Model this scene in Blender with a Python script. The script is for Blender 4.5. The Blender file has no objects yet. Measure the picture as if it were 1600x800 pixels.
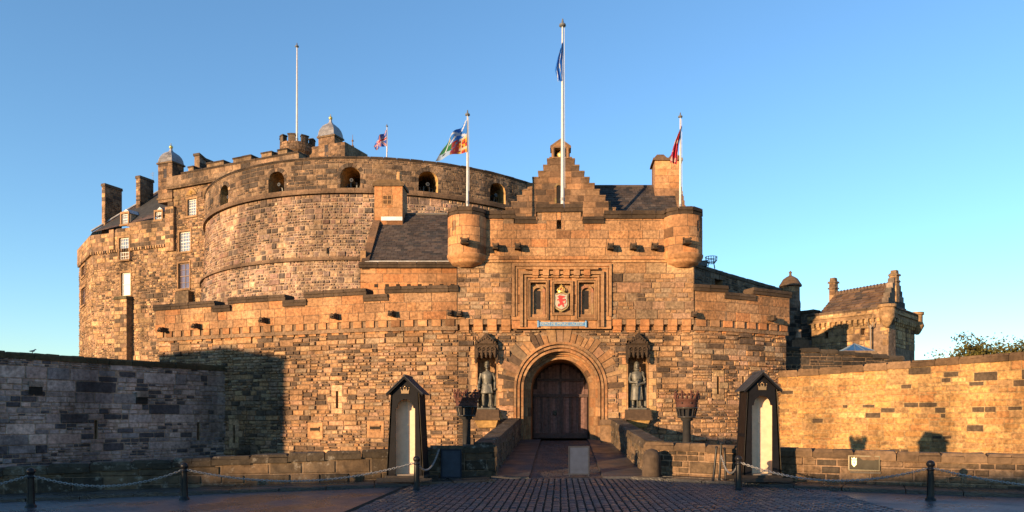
import bpy, math, random, bisect
from mathutils import Vector, noise

R = random.Random(11)
rad = math.radians
# ------------------------------------------------------------------ camera, sky, sun, exposure
FPX, CX, CY, EYE = 1140.0, 876.0, 655.0, 2.0      # focal length and principal point for a 1600 px wide frame
scene = bpy.context.scene
COL = scene.collection
cam_data = bpy.data.cameras.new("camera")
cam = bpy.data.objects.new("camera", cam_data); COL.objects.link(cam)
cam.location = (0, 0, EYE); cam.rotation_euler = (rad(90), 0, 0)
cam_data.sensor_width = 36.0; cam_data.lens = 36.0 * FPX / 1600
cam_data.shift_x = (800 - CX) / 1600; cam_data.shift_y = (CY - 400) / 1600
cam_data.clip_start = 0.1; cam_data.clip_end = 6000
scene.camera = cam

SUN_EL, SUN_AZ = 6.5, 42.0        # degrees above the horizon, degrees left of straight behind the camera
world = bpy.data.worlds.new("World"); scene.world = world; world.use_nodes = True
wt = world.node_tree; bg = wt.nodes["Background"]
sky = wt.nodes.new("ShaderNodeTexSky"); sky.sky_type = 'NISHITA'; sky.sun_disc = False
sky.sun_elevation = rad(SUN_EL); sky.sun_rotation = rad(180 + SUN_AZ)
sky.altitude = 0; sky.air_density = 1.0; sky.dust_density = 0.0; sky.ozone_density = 3.2
wt.links.new(sky.outputs[0], bg.inputs[0]); bg.inputs[1].default_value = 0.128
sd = bpy.data.lights.new("sun", 'SUN'); sd.energy = 3.8; sd.angle = rad(0.5); sd.color = (1.0, 0.66, 0.35)
sun = bpy.data.objects.new("sun", sd); COL.objects.link(sun); sun.location = (-40, -40, 40)
ce = math.cos(rad(SUN_EL))
SUN_TRAVEL = Vector((math.sin(rad(SUN_AZ)) * ce, math.cos(rad(SUN_AZ)) * ce, -math.sin(rad(SUN_EL))))
sun.rotation_euler = SUN_TRAVEL.to_track_quat('-Z', 'Y').to_euler()
vs = scene.view_settings
vs.view_transform = 'Standard'; vs.look = 'None'; vs.gamma = 1.0; vs.use_curve_mapping = False; vs.exposure = 1.6
scene.cycles.max_bounces = 6

# ------------------------------------------------------------------ helpers
def P(px, py, Y):
    """a place in the world, seen in the photograph at (px, py), Y metres in front of the camera"""
    return Vector(((px - CX) / FPX * Y, Y, EYE + (CY - py) / FPX * Y))
def X_(px, Y): return (px - CX) / FPX * Y
def Z_(py, Y): return EYE + (CY - py) / FPX * Y

class Frame:
    """(s, d, z): s to the right along the front, d out of the front, z up"""
    def __init__(self, x, y, ang=0.0, z=0.0):
        self.o = (x, y, z); self.c, self.n = math.cos(ang), math.sin(ang)
    def __call__(self, s, d, z):
        return (self.o[0] + self.c * s + self.n * d, self.o[1] + self.n * s - self.c * d, self.o[2] + z)

class Path:
    """a wall line in plan, left to right; (s, d, z) along it"""
    def __init__(self, pts):
        self.p = [Vector(q) for q in pts]; self.L = [0.0]
        for a, b in zip(self.p, self.p[1:]): self.L.append(self.L[-1] + (b - a).length)
        ns = [Vector(((b - a).y, -(b - a).x)).normalized() for a, b in zip(self.p, self.p[1:])]
        self.n = [ns[0]] + [(a + b).normalized() for a, b in zip(ns, ns[1:])] + [ns[-1]]
        self.len = self.L[-1]
    def plan(self, s):
        i = min(max(bisect.bisect_right(self.L, s) - 1, 0), len(self.p) - 2)
        u = (s - self.L[i]) / (self.L[i + 1] - self.L[i]); uu = min(max(u, 0), 1)
        return self.p[i].lerp(self.p[i + 1], u) if 0 <= u <= 1 else self.p[i] + (self.p[i + 1] - self.p[i]) * u, self.n[i].lerp(self.n[i + 1], uu).normalized()
    def __call__(self, s, d, z):
        q, n = self.plan(s); return (q.x + n.x * d, q.y + n.y * d, z)
    def s(self, px, lo=None, hi=None):
        lo = -3.0 if lo is None else lo; hi = self.len + 3 if hi is None else hi
        for _ in range(40):
            m = (lo + hi) / 2; q, n = self.plan(m)
            if CX + FPX * q.x / q.y < px: lo = m
            else: hi = m
        return (lo + hi) / 2
    def at(self, px, py):
        s = self.s(px); return s, Z_(py, self.plan(s)[0].y)

def smooth(pts, n=6):
    out = []; q = [Vector(p) for p in pts]; q = [2 * q[0] - q[1]] + q + [2 * q[-1] - q[-2]]
    for i in range(1, len(q) - 2):
        for k in range(n):
            t = k / n; a, b, c, d = q[i - 1:i + 3]
            out.append(0.5 * (2 * b + (c - a) * t + (2 * a - 5 * b + 4 * c - d) * t * t + (3 * b - a - 3 * c + d) * t ** 3))
    return out + [q[-2]]
def arc(cx, cy, r, a0, a1, n=64):
    return [(cx + r * math.cos(rad(a0 + (a1 - a0) * i / n)), cy + r * math.sin(rad(a0 + (a1 - a0) * i / n))) for i in range(n + 1)]

TONE = {'lichened_stone': (.62, .57, .49), 'weathered_stone': (.86, .745, .62), 'dressed_stone': (.87, .715, .56), 'old_rubble_stone': (.90, .80, .70), 'grey_stone': (1.3, 1.26, 1.25)}     # overall stone tone: base colours of the real stones
ORG = {}
class MB:
    """collects faces, each with a tint, and links them as one mesh object"""
    def __init__(self): self.v = []; self.f = []; self.c = []; self.m = []; self.sm = []
    def add(self, vs, fs, col=(.5, .5, .5), m=0, sm=False):
        b = len(self.v); self.v += [tuple(q) for q in vs]
        for f in fs:
            self.f.append([b + i for i in f]); self.c.append(col); self.m.append(m); self.sm.append(sm)
    def hexa(self, p, col=(.5, .5, .5), m=0):      # p: 4 lower corners, 4 upper corners
        self.add(p, [(3, 2, 1, 0), (4, 5, 6, 7), (0, 1, 5, 4), (1, 2, 6, 5), (2, 3, 7, 6), (3, 0, 4, 7)], col, m)
    def box(self, f, s0, s1, d0, d1, z0, z1, col=(.5, .5, .5), m=0, tp=0.0, nseg=1, ts=None):
        """tp shrinks the top by tp on every side"""
        for k in range(nseg):
            a = s0 + (s1 - s0) * k / nseg; b = s0 + (s1 - s0) * (k + 1) / nseg
            ta, tb = (tp if k == 0 else 0), (tp if k == nseg - 1 else 0)
            self.hexa([f(a, d1, z0), f(b, d1, z0), f(b, d0, z0), f(a, d0, z0),
                       f(a + ta, d1 - tp, z1), f(b - tb, d1 - tp, z1), f(b - tb, d0 + tp, z1), f(a + ta, d0 + tp, z1)], col, m)
    def lathe(self, o, prof, n=20, col=(.5, .5, .5), m=0, sm=True, ex=1.0, ey=1.0, a0=0.0, ang=0.0):
        vs = []; ca, sa = math.cos(ang), math.sin(ang)
        for r, z in prof:
            for k in range(n):
                a = a0 + 2 * math.pi * k / n; x, y = ex * r * math.cos(a), ey * r * math.sin(a)
                vs.append((o[0] + ca * x - sa * y, o[1] + sa * x + ca * y, o[2] + z))
        fs = [(i * n + k, i * n + (k + 1) % n, (i + 1) * n + (k + 1) % n, (i + 1) * n + k) for i in range(len(prof) - 1) for k in range(n)]
        self.add(vs, fs, col, m, sm)
        self.add([vs[k] for k in range(n)], [tuple(reversed(range(n)))], col, m)
        self.add([vs[(len(prof) - 1) * n + k] for k in range(n)], [tuple(range(n))], col, m)
    def tube(self, pts, r, n=8, col=(.5, .5, .5), m=0, sm=True):
        pts = [Vector(p) for p in pts]; rs = r if isinstance(r, (list, tuple)) else [r] * len(pts); vs = []
        for i, p in enumerate(pts):
            t = (pts[min(i + 1, len(pts) - 1)] - pts[max(i - 1, 0)]).normalized()
            u = t.cross(Vector((0, 0, 1)) if abs(t.z) < .95 else Vector((0, 1, 0))).normalized(); w = t.cross(u)
            for k in range(n):
                a = 2 * math.pi * k / n; vs.append(p + (u * math.cos(a) + w * math.sin(a)) * rs[i])
        L = len(pts)
        self.add(vs, [(i * n + k, i * n + (k + 1) % n, (i + 1) * n + (k + 1) % n, (i + 1) * n + k) for i in range(L - 1) for k in range(n)], col, m, sm)
        self.add(vs[:n], [tuple(reversed(range(n)))], col, m); self.add(vs[-n:], [tuple(range(n))], col, m)
    def ball(self, o, rx, ry=None, rz=None, col=(.5, .5, .5), m=0, n=14):
        ry = rx if ry is None else ry; rz = rx if rz is None else rz
        prof = [(math.sin(math.pi * i / 9) + 1e-4, -math.cos(math.pi * i / 9) * rz) for i in range(10)]
        self.lathe(o, prof, n, col, m, True, rx, ry)
    def prism(self, f, poly, d0, d1, col=(.5, .5, .5), m=0):
        n = len(poly); vs = [f(s, d1, z) for s, z in poly] + [f(s, d0, z) for s, z in poly]
        self.add(vs, [tuple(range(n)), tuple(range(2 * n - 1, n - 1, -1))] + [(k, n + k, n + (k + 1) % n, (k + 1) % n) for k in range(n)], col, m)
    def build(self, name, mats, parent=None):
        me = bpy.data.meshes.new(name)
        o = bpy.data.objects.new(name, me); COL.objects.link(o)
        if name == 'coping': self.v = [(x + R.uniform(-.014, .014), y + R.uniform(-.014, .014), z + R.uniform(-.014, .014)) for x, y, z in self.v]
        org = Vector(ORG.get(parent.name, (0, 0, 0))) if parent else Vector((0, 0, 0))
        me.from_pydata([(x - org.x, y - org.y, z - org.z) for x, y, z in self.v], [], self.f)
        for mt in (mats if isinstance(mats, (list, tuple)) else [mats]): me.materials.append(mt)
        me.polygons.foreach_set("material_index", self.m); me.polygons.foreach_set("use_smooth", self.sm)
        tk = next((TONE[m_.name] for m_ in (mats if isinstance(mats, (list, tuple)) else [mats]) if m_.name in TONE), (1, 1, 1))
        at = me.color_attributes.new("tint", 'FLOAT_COLOR', 'CORNER'); buf = []
        for f, c in zip(self.f, self.c): buf += [c[0] * tk[0], c[1] * tk[1], c[2] * tk[2], 1.0] * len(f)
        at.data.foreach_set("color", buf); me.update()
        if parent: o.parent = parent
        ORG[o.name] = tuple(org)
        return o

def tag(o, label=None, cat=None, group=None, kind=None):
    if label: o['label'] = label
    if cat: o['category'] = cat
    if group: o['group'] = group
    if kind: o['kind'] = kind
    return o
def thing(name, label, cat, loc, group=None):
    o = bpy.data.objects.new(name, None); COL.objects.link(o); o.location = loc; o.empty_display_size = .2
    ORG[o.name] = tuple(loc); return tag(o, label, cat, group)
def structure(mb, name, mats, label=None): return tag(mb.build(name, mats), label, None, None, 'structure')
def copy_tree(o, parent=None):
    c = o.copy(); COL.objects.link(c)
    if parent: c.parent = parent
    for ch in o.children: copy_tree(ch, c)
    return c

# ------------------------------------------------------------------ materials
def mat(name, base=None, rough=.85, metal=0.0, mott=.35, msc=3.0, bump=.4, bsc=14.0, bdist=.03, spec=.3, stain=0.0, lichen=0.0, soot_shade=0.0):
    """tint attribute (or base) x mottling, noise bump"""
    m = bpy.data.materials.new(name); m.use_nodes = True; nt = m.node_tree; N, L = nt.nodes, nt.links
    b = N["Principled BSDF"]; b.inputs["Roughness"].default_value = rough; b.inputs["Metallic"].default_value = metal
    b.inputs["Specular IOR Level"].default_value = spec
    geo = N.new("ShaderNodeNewGeometry")
    if base is None:
        a = N.new("ShaderNodeAttribute"); a.attribute_name = "tint"; src = a.outputs["Color"]
    else:
        a = N.new("ShaderNodeRGB"); a.outputs[0].default_value = (*base, 1); src = a.outputs[0]
    def nz(scale, det=6.0, ro=.6):
        n = N.new("ShaderNodeTexNoise"); n.inputs["Scale"].default_value = scale; n.inputs["Detail"].default_value = det
        n.inputs["Roughness"].default_value = ro; L.new(geo.outputs["Position"], n.inputs["Vector"]); return n
    def mr(sock, a0, a1, b0, b1):
        n = N.new("ShaderNodeMapRange"); L.new(sock, n.inputs[0])
        for i, x in enumerate((a0, a1, b0, b1)): n.inputs[i + 1].default_value = x
        return n.outputs[0]
    def mul(c, fsock):
        v = N.new("ShaderNodeVectorMath"); v.operation = 'SCALE'; L.new(c, v.inputs[0]); L.new(fsock, v.inputs["Scale"]); return v.outputs[0]
    col = mul(src, mr(nz(msc).outputs[0], .3, .7, 1 - mott, 1 + mott * .7))
    if stain:
        mp = N.new("ShaderNodeMapping"); mp.inputs["Scale"].default_value = (.55, .55, .13); L.new(geo.outputs["Position"], mp.inputs[0])
        n = N.new("ShaderNodeTexNoise"); n.inputs["Scale"].default_value = 1.0; n.inputs["Detail"].default_value = 5; L.new(mp.outputs[0], n.inputs["Vector"])
        col = mul(col, mr(n.outputs[0], .42, .66, 1.0, 1 - stain))
    if soot_shade:        # blackened patches where the stone has weathered
        n = nz(.45, 9, .78); col = mul(col, mr(n.outputs[0], .50, .64, 1.0, 1 - soot_shade))
    if lichen:      # pale crusts of lichen with a shape of their own
        mx = N.new("ShaderNodeMix"); mx.data_type = 'RGBA'; n = nz(3.2, 8, .72); L.new(mr(n.outputs[0], .56, .66, 0, lichen), mx.inputs[0]); L.new(col, mx.inputs[6]); mx.inputs[7].default_value = (.34, .30, .24, 1); col = mx.outputs[2]
    L.new(col, b.inputs["Base Color"])
    if bump:
        bp = N.new("ShaderNodeBump"); bp.inputs["Strength"].default_value = bump; bp.inputs["Distance"].default_value = bdist
        L.new(nz(bsc, 5, .65).outputs[0], bp.inputs["Height"]); L.new(bp.outputs[0], b.inputs["Normal"])
    return m

M = {}
M['stone'] = mat("weathered_stone", None, .92, mott=.5, msc=7, bump=.9, bsc=9, bdist=.06, stain=.42, soot_shade=.42)
M['greystone'] = mat("grey_stone", None, .9, mott=.45, msc=6, bump=.7, bsc=9, bdist=.05, stain=.5, soot_shade=.5)
M['ashlar'] = mat("dressed_stone", None, .9, mott=.38, msc=6, bump=.5, bsc=14, bdist=.035, stain=.42, soot_shade=.4)
M['farstone'] = mat("old_rubble_stone", None, .93, mott=.5, msc=3.5, bump=.9, bsc=5, bdist=.1, stain=.5, soot_shade=.45)
M['lowstone'] = mat("lichened_stone", None, .85, mott=.5, msc=4, bump=.6, bsc=10, bdist=.04, stain=.5, lichen=.55)
M['slate'] = mat("roof_slate", None, .7, mott=.35, msc=2, bump=.3, bsc=9, bdist=.03)
M['lead'] = mat("roof_lead", None, .5, mott=.25, msc=2, bump=.15, bsc=5, spec=.5)
M['paint'] = mat("paint", None, .45, mott=.15, msc=6, bump=.08, bsc=25, bdist=.01, spec=.5)
M['gloss'] = mat("black_gloss_paint", None, .3, mott=.2, msc=8, bump=.08, bsc=20, bdist=.01, spec=.18)
M['black'] = mat("worn_black_paint", None, .6, mott=.35, msc=5, bump=.25, bsc=18, bdist=.01, spec=.12)
M['matt'] = mat("matt_board", None, .75, mott=.2, msc=5, bump=.08, bsc=20, bdist=.01, spec=.12)
M['wood'] = mat("old_wood", None, .6, mott=.45, msc=7, bump=.3, bsc=12, bdist=.02)
M['bronze'] = mat("weathered_bronze", None, .55, metal=.35, mott=.4, msc=7, bump=.25, bsc=14, bdist=.02, spec=.5)
M['rust'] = mat("rusty_iron", None, .75, metal=.2, mott=.45, msc=9, bump=.4, bsc=20, bdist=.02)
M['gold'] = mat("gilding", None, .35, metal=.55, mott=.15, bump=.1, bdist=.01, spec=.6)
M['glass'] = mat("window_glass", None, .08, mott=.25, msc=1.2, bump=.05, bsc=2, bdist=.02, spec=.9)
M['skylight'] = mat('skylight_glass', None, .3, mott=.2, msc=1.5, bump=0, spec=.25)
M['cloth'] = mat("flag_cloth", None, .8, mott=.1, bump=.05, bdist=.01)
M['leaf'] = mat("leaves", None, .7, mott=.3, msc=2, bump=0)
M['rock'] = mat("castle_rock", None, .95, mott=.5, msc=.8, bump=.9, bsc=2.5, bdist=.3)

def wet(name, sett=None, base=None, r0=.16, r1=.5, flow=.55):
    """wet paving: dark, patches of film water"""
    m = bpy.data.materials.new(name); m.use_nodes = True; nt = m.node_tree; N, L = nt.nodes, nt.links; b = N["Principled BSDF"]
    b.inputs["Specular IOR Level"].default_value = .55
    geo = N.new("ShaderNodeNewGeometry")
    if base is None:
        a = N.new("ShaderNodeAttribute"); a.attribute_name = "tint"; src = a.outputs["Color"]
    else:
        a = N.new("ShaderNodeRGB"); a.outputs[0].default_value = (*base, 1); src = a.outputs[0]
    n1 = N.new("ShaderNodeTexNoise"); n1.inputs["Scale"].default_value = flow; n1.inputs["Detail"].default_value = 5; L.new(geo.outputs["Position"], n1.inputs["Vector"])
    n2 = N.new("ShaderNodeTexNoise"); n2.inputs["Scale"].default_value = 18; n2.inputs["Detail"].default_value = 5; L.new(geo.outputs["Position"], n2.inputs["Vector"])
    mr = N.new("ShaderNodeMapRange"); L.new(n1.outputs[0], mr.inputs[0])
    for i, x in enumerate((.38, .62, r0, r1)): mr.inputs[i + 1].default_value = x
    L.new(mr.outputs[0], b.inputs["Roughness"])
    m2 = N.new("ShaderNodeMapRange"); L.new(n2.outputs[0], m2.inputs[0])
    for i, x in enumerate((.3, .7, .65, 1.3)): m2.inputs[i + 1].default_value = x
    v = N.new("ShaderNodeVectorMath"); v.operation = 'SCALE'; L.new(src, v.inputs[0]); L.new(m2.outputs[0], v.inputs["Scale"])
    L.new(v.outputs[0], b.inputs["Base Color"])
    h = n2.outputs[0]
    if sett:
        br = N.new("ShaderNodeTexBrick"); br.inputs["Scale"].default_value = 1.0; br.inputs["Brick Width"].default_value = sett[0]; br.inputs["Row Height"].default_value = sett[1]
        br.inputs["Mortar Size"].default_value = .012; br.inputs["Mortar Smooth"].default_value = .6
        br.inputs["Color1"].default_value = (.8, .8, .8, 1); br.inputs["Color2"].default_value = (1, 1, 1, 1); br.inputs["Mortar"].default_value = (0, 0, 0, 1)
        mp = N.new("ShaderNodeMapping"); mp.inputs["Rotation"].default_value = (0, 0, sett[2]); L.new(geo.outputs["Position"], mp.inputs[0]); L.new(mp.outputs[0], br.inputs["Vector"])
        ad = N.new("ShaderNodeMath"); ad.operation = 'MULTIPLY_ADD'; L.new(n2.outputs[0], ad.inputs[0]); ad.inputs[1].default_value = .5; L.new(br.outputs["Color"], ad.inputs[2]); h = ad.outputs[0]
        br.inputs['Color1'].default_value = (.62, .62, .62, 1); mxc = N.new('ShaderNodeMix'); mxc.data_type = 'RGBA'; mxc.blend_type = 'MULTIPLY'; mxc.inputs[0].default_value = .85; L.new(v.outputs[0], mxc.inputs[6]); L.new(br.outputs['Color'], mxc.inputs[7]); L.new(mxc.outputs[2], b.inputs['Base Color'])
    bp = N.new("ShaderNodeBump"); bp.inputs["Strength"].default_value = .8 if sett else .55; bp.inputs["Distance"].default_value = .04 if sett else .025
    L.new(h, bp.inputs["Height"]); L.new(bp.outputs[0], b.inputs["Normal"])
    return m
M['wet_setts'] = wet("wet_setts", (.26, .15, rad(0)), (.06, .052, .058))
M['wet_stone'] = wet("wet_stone", None, None, .22, .5, .8)
M['damp_stone'] = wet('damp_stone', None, None, .42, .75, .9)
M['joint'] = mat('joint_moss', None, .95, bump=.3, spec=.1)
M['dark'] = mat("dark_void", (.012, .011, .011), .95, bump=0)

# ------------------------------------------------------------------ masonry
def palette(cols, dark, pd, sc=.5, seed=0.0, vj=.16):
    def pal(s, z):
        n = noise.noise((s * sc + seed, z * sc * 1.5, seed * 1.7)) + .5 * noise.noise((s * sc * 3 + seed, z * sc * 4, 3.1))
        c = dark if R.random() < pd * (1 + 2.4 * n) else R.choice(cols)
        v = R.uniform(1 - vj, 1 + vj) * (1 + .22 * n); h = R.uniform(-.05, .05)
        return (c[0] * v * (1 + h), c[1] * v, c[2] * v * (1 - h))
    return pal
PAL = {
 'gate': palette([(.44, .285, .165), (.37, .25, .16), (.50, .36, .225), (.32, .235, .175), (.41, .265, .155), (.45, .30, .215), (.36, .285, .21)], (.13, .10, .08), .19, .35, 2.0, .22),
 'ashlar': palette([(.48, .29, .16), (.44, .26, .145), (.51, .33, .195), (.42, .27, .165), (.50, .27, .14)], (.20, .12, .07), .05, .5, 5.0, .10),
 'golden': palette([(.56, .355, .15), (.51, .315, .135), (.59, .40, .19), (.48, .27, .12), (.53, .335, .15), (.42, .275, .14)], (.10, .078, .058), .08, .3, 9.0),
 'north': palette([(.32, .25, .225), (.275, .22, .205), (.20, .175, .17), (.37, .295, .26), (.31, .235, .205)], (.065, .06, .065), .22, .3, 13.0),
 'moon': palette([(.36, .25, .195), (.30, .225, .195), (.45, .33, .235), (.23, .18, .165), (.40, .27, .21), (.33, .22, .19), (.5, .38, .27)], (.12, .10, .09), .10, .16, 17.0, .25),
 'parapet': palette([(.27, .20, .14), (.23, .165, .12), (.32, .235, .16), (.17, .13, .10)], (.085, .07, .06), .28, .25, 21.0),
 'palace': palette([(.44, .30, .17), (.37, .25, .15), (.50, .36, .21), (.29, .20, .14), (.40, .26, .17)], (.11, .085, .065), .17, .2, 25.0, .22),
 'low': palette([(.20, .145, .095), (.16, .12, .08), (.235, .17, .115), (.13, .10, .07)], (.08, .065, .05), .22, .4, 29.0),
 'gable': palette([(.235, .165, .115), (.20, .14, .10), (.27, .19, .13), (.165, .12, .09), (.3, .2, .13)], (.10, .075, .06), .16, .5, 33.0),
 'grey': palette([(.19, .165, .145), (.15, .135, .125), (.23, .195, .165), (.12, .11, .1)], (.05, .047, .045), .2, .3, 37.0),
 'soot_shade': palette([(.075, .068, .062), (.06, .056, .054), (.095, .082, .07)], (.035, .033, .032), .2, .3, 43.0),  # stone of the inner wall, with its shade put into the colour
 'guard': palette([(.50, .34, .18), (.45, .30, .155), (.53, .38, .215), (.41, .28, .16)], (.16, .11, .075), .12, .4, 41.0),
}
MORTAR = (.27, .2, .145)

def cut(rects, h):
    out = []
    for a, b, c, d in rects:
        if h[1] <= a or h[0] >= b or h[3] <= c or h[2] >= d: out.append((a, b, c, d)); continue
        if h[0] > a: out.append((a, h[0], c, d))
        if h[1] < b: out.append((h[1], b, c, d))
        m0, m1 = max(a, h[0]), min(b, h[1])
        if h[2] > c: out.append((m0, m1, c, h[2]))
        if h[3] < d: out.append((m0, m1, h[3], d))
    return out
def stone(mb, f, a, b, c, d, d0, pr, col, e=.02, j=.35, m=0, sub=None):
    e = min(e, (b - a) * .22, (d - c) * .22); n = 1 if sub is None else max(1, math.ceil((b - a) / sub))
    if n > 1:       # bent stone: a strip of short facets
        vs = []; fs = []
        for k in range(n + 1):
            s = a + (b - a) * k / n; si = min(max(s, a + e), b - e)
            vs += [f(s, d0 - .012, c), f(si, d0 + pr, c + e), f(si, d0 + pr, d - e), f(s, d0 - .012, d)]
        for k in range(n):
            o = 4 * k
            for q in range(3): fs.append((o + q, o + 4 + q, o + 5 + q, o + 1 + q))
        L = 4 * n; mb.add(vs, fs + [(0, 1, 2, 3), (L + 3, L + 2, L + 1, L)], col, m); return
    q = [(a, c), (b, c), (b, d), (a, d)]; i = [(a + e, c + e), (b - e, c + e), (b - e, d - e), (a + e, d - e)]
    vs = [f(s, d0 - .012, z) for s, z in q] + [f(s, d0 + pr * (1 + R.uniform(-j, j)), z) for s, z in i]
    mb.add(vs, [(4, 5, 6, 7), (0, 1, 5, 4), (1, 2, 6, 5), (2, 3, 7, 6), (3, 0, 4, 7)], col, m)
def masonry(mb, f, s0, s1, z0, z1, pal, band=(.45, .7), seg=(1.1, 2.6), rows=(1, 2, 2, 3), ln=(1.4, 3.4), proud=(.008, .035), gap=.012, holes=(), skip=None, d0=0.0, ztop=None, e=.02, wob=.012, sub=None):
    z = z0
    while z < z1 - .02:
        h = R.uniform(*band)
        if z1 - (z + h) < band[0] * .6: h = z1 - z
        s = s0
        while s < s1 - .01:
            w = R.uniform(*seg)
            if s1 - (s + w) < seg[0] * .6: w = s1 - s
            n = R.choice(rows); hs = [R.uniform(.7, 1.3) for _ in range(n)]; t = sum(hs); zz = z
            for q in hs:
                hh = q / t * h; a = s
                while a < s + w - .005:
                    l = max(.12, hh * R.uniform(*ln))
                    if s + w - (a + l) < hh * .8: l = s + w - a
                    top = zz + hh
                    if ztop: top = min(top, ztop(a + l / 2))
                    if top - zz > .05:
                        for x0, x1, y0, y1 in _cutall([(a, a + l, zz, top)], holes):
                            if x1 - x0 < .05 or y1 - y0 < .04: continue
                            if skip and skip((x0 + x1) / 2, (y0 + y1) / 2): continue
                            g = gap / 2; w_ = lambda: R.uniform(-wob, wob) * .5
                            stone(mb, f, x0 + g + abs(w_()), x1 - g - abs(w_()), y0 + g + abs(w_()), y1 - g - abs(w_()), d0, R.uniform(*proud), pal((x0 + x1) / 2, (y0 + y1) / 2), e, sub=sub)
                    a += l
                zz += hh
            s += w
        z += h
def _cutall(r, holes):
    for h in holes: r = cut(r, h[:4])
    return r

def wall(mb, f, s0, s1, z0, z1, thick, holes=(), step=1.0, col=MORTAR, d0=0.0, rev=(.36, .25, .16), m=0, back=None):
    """solid wall with openings (sa, sb, za, zb, rise, depth); an opening as deep as the wall goes through; z1 may be a function of s"""
    zt = z1 if callable(z1) else (lambda s: z1)
    br = {s0, s1}; n = max(1, int((s1 - s0) / step))
    for i in range(1, n): br.add(s0 + (s1 - s0) * i / n)
    for h in holes:
        br |= {h[0], h[1]}
        if h[4]: br |= {h[0] + (h[1] - h[0]) * i / 12 for i in range(13)}
    br = sorted(br); br = [b for i, b in enumerate(br) if i == 0 or b - br[i - 1] > 1e-5]
    def top(h, s):
        if not h[4]: return h[3]
        u = min(1, max(-1, (2 * s - h[0] - h[1]) / (h[1] - h[0]))); return h[3] + h[4] * math.sqrt(max(0, 1 - u * u))
    def q(a, b, c, d, c_=col): mb.add([a, b, c, d], [(0, 1, 2, 3)], c_, m)
    for a, b in zip(br, br[1:]):
        act = sorted([h for h in holes if h[0] < (a + b) / 2 < h[1]], key=lambda h: h[2])
        for dd, hs in ((d0, act), (d0 - thick, [h for h in act if h[5] >= thick])):
            la, lb = z0, z0
            for h in hs:
                q(f(a, dd, la), f(b, dd, lb), f(b, dd, h[2]), f(a, dd, h[2])); la, lb = top(h, a), top(h, b)
            q(f(a, dd, la), f(b, dd, lb), f(b, dd, zt(b)), f(a, dd, zt(a)))
        q(f(a, d0, zt(a)), f(b, d0, zt(b)), f(b, d0 - thick, zt(b)), f(a, d0 - thick, zt(a)))
        for h in act:
            dp = min(h[5], thick); e = d0 - dp
            q(f(a, d0, h[2]), f(b, d0, h[2]), f(b, e, h[2]), f(a, e, h[2]), rev)
            q(f(a, d0, top(h, a)), f(b, d0, top(h, b)), f(b, e, top(h, b)), f(a, e, top(h, a)), rev)
            if h[5] < thick: q(f(a, e, h[2]), f(b, e, h[2]), f(b, e, top(h, b)), f(a, e, top(h, a)), back or rev)
    for h in holes:
        e = d0 - min(h[5], thick)
        for s in (h[0], h[1]): q(f(s, d0, h[2]), f(s, d0, top(h, s)), f(s, e, top(h, s)), f(s, e, h[2]), rev)
    for s in (s0, s1): q(f(s, d0, z0), f(s, d0, zt(s)), f(s, d0 - thick, zt(s)), f(s, d0 - thick, z0))

def coping(mb, f, s0, s1, d0, d1, z0, z1, col=(.075, .06, .048), ln=(.8, 1.5), lip=.05, m=0):
    s = s0
    while s < s1 - .01:
        l = R.uniform(*ln)
        if s1 - s - l < ln[0] * .6: l = s1 - s
        v = R.uniform(.7, 1.35); c = tuple(x * v for x in col); zm = z0 + (z1 - z0) * .5; g = .006; j = R.uniform(-.012, .012)
        n = max(1, int(l / .6))
        mb.box(f, s + g, s + l - g, d0 + lip, d1 - lip, z0, zm + .004, c, m, nseg=n)
        mb.box(f, s + g, s + l - g, d0 + j, d1 + j, zm, z1 + j * .6, c, m, tp=.03, nseg=n)
        s += l

def arch_pts(sc, zs, r, zb, n=18):
    return [(sc - r, zb)] + [(sc - r * math.cos(math.pi * i / n), zs + r * math.sin(math.pi * i / n)) for i in range(n + 1)] + [(sc + r, zb)]
def arch_band(mb, f, sc, zs, r0, r1, zb, d0, d1, col, pal=None, stones=True, nleg=6, narc=17, joint=.012):
    """moulded order of an arch: legs and half ring between radii r0 and r1, front at d1, back at d0, cut into blocks"""
    pieces = []
    for sgn in (-1, 1):
        for k in range(nleg):
            a = zb + (zs - zb) * k / nleg; b = zb + (zs - zb) * (k + 1) / nleg; x0, x1 = sorted((sc + sgn * r0, sc + sgn * r1))
            pieces.append([[(x0, a + joint / 2), (x1, a + joint / 2), (x1, b), (x0, b)]])
    for k in range(narc):
        sub = []
        for t in range(3):
            a = math.pi * (k + t / 3) / narc + (joint / r0 / 2 if t == 0 else 0); b = math.pi * (k + (t + 1) / 3) / narc
            sub.append([(sc - r0 * math.cos(a), zs + r0 * math.sin(a)), (sc - r1 * math.cos(a), zs + r1 * math.sin(a)), (sc - r1 * math.cos(b), zs + r1 * math.sin(b)), (sc - r0 * math.cos(b), zs + r0 * math.sin(b))])
        pieces.append(sub)
    for sub in pieces:
        c = pal(*sub[0][0]) if pal else tuple(x * R.uniform(.85, 1.15) for x in col)
        for pl in sub: mb.prism(f, pl, d0, d1, c)

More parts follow.
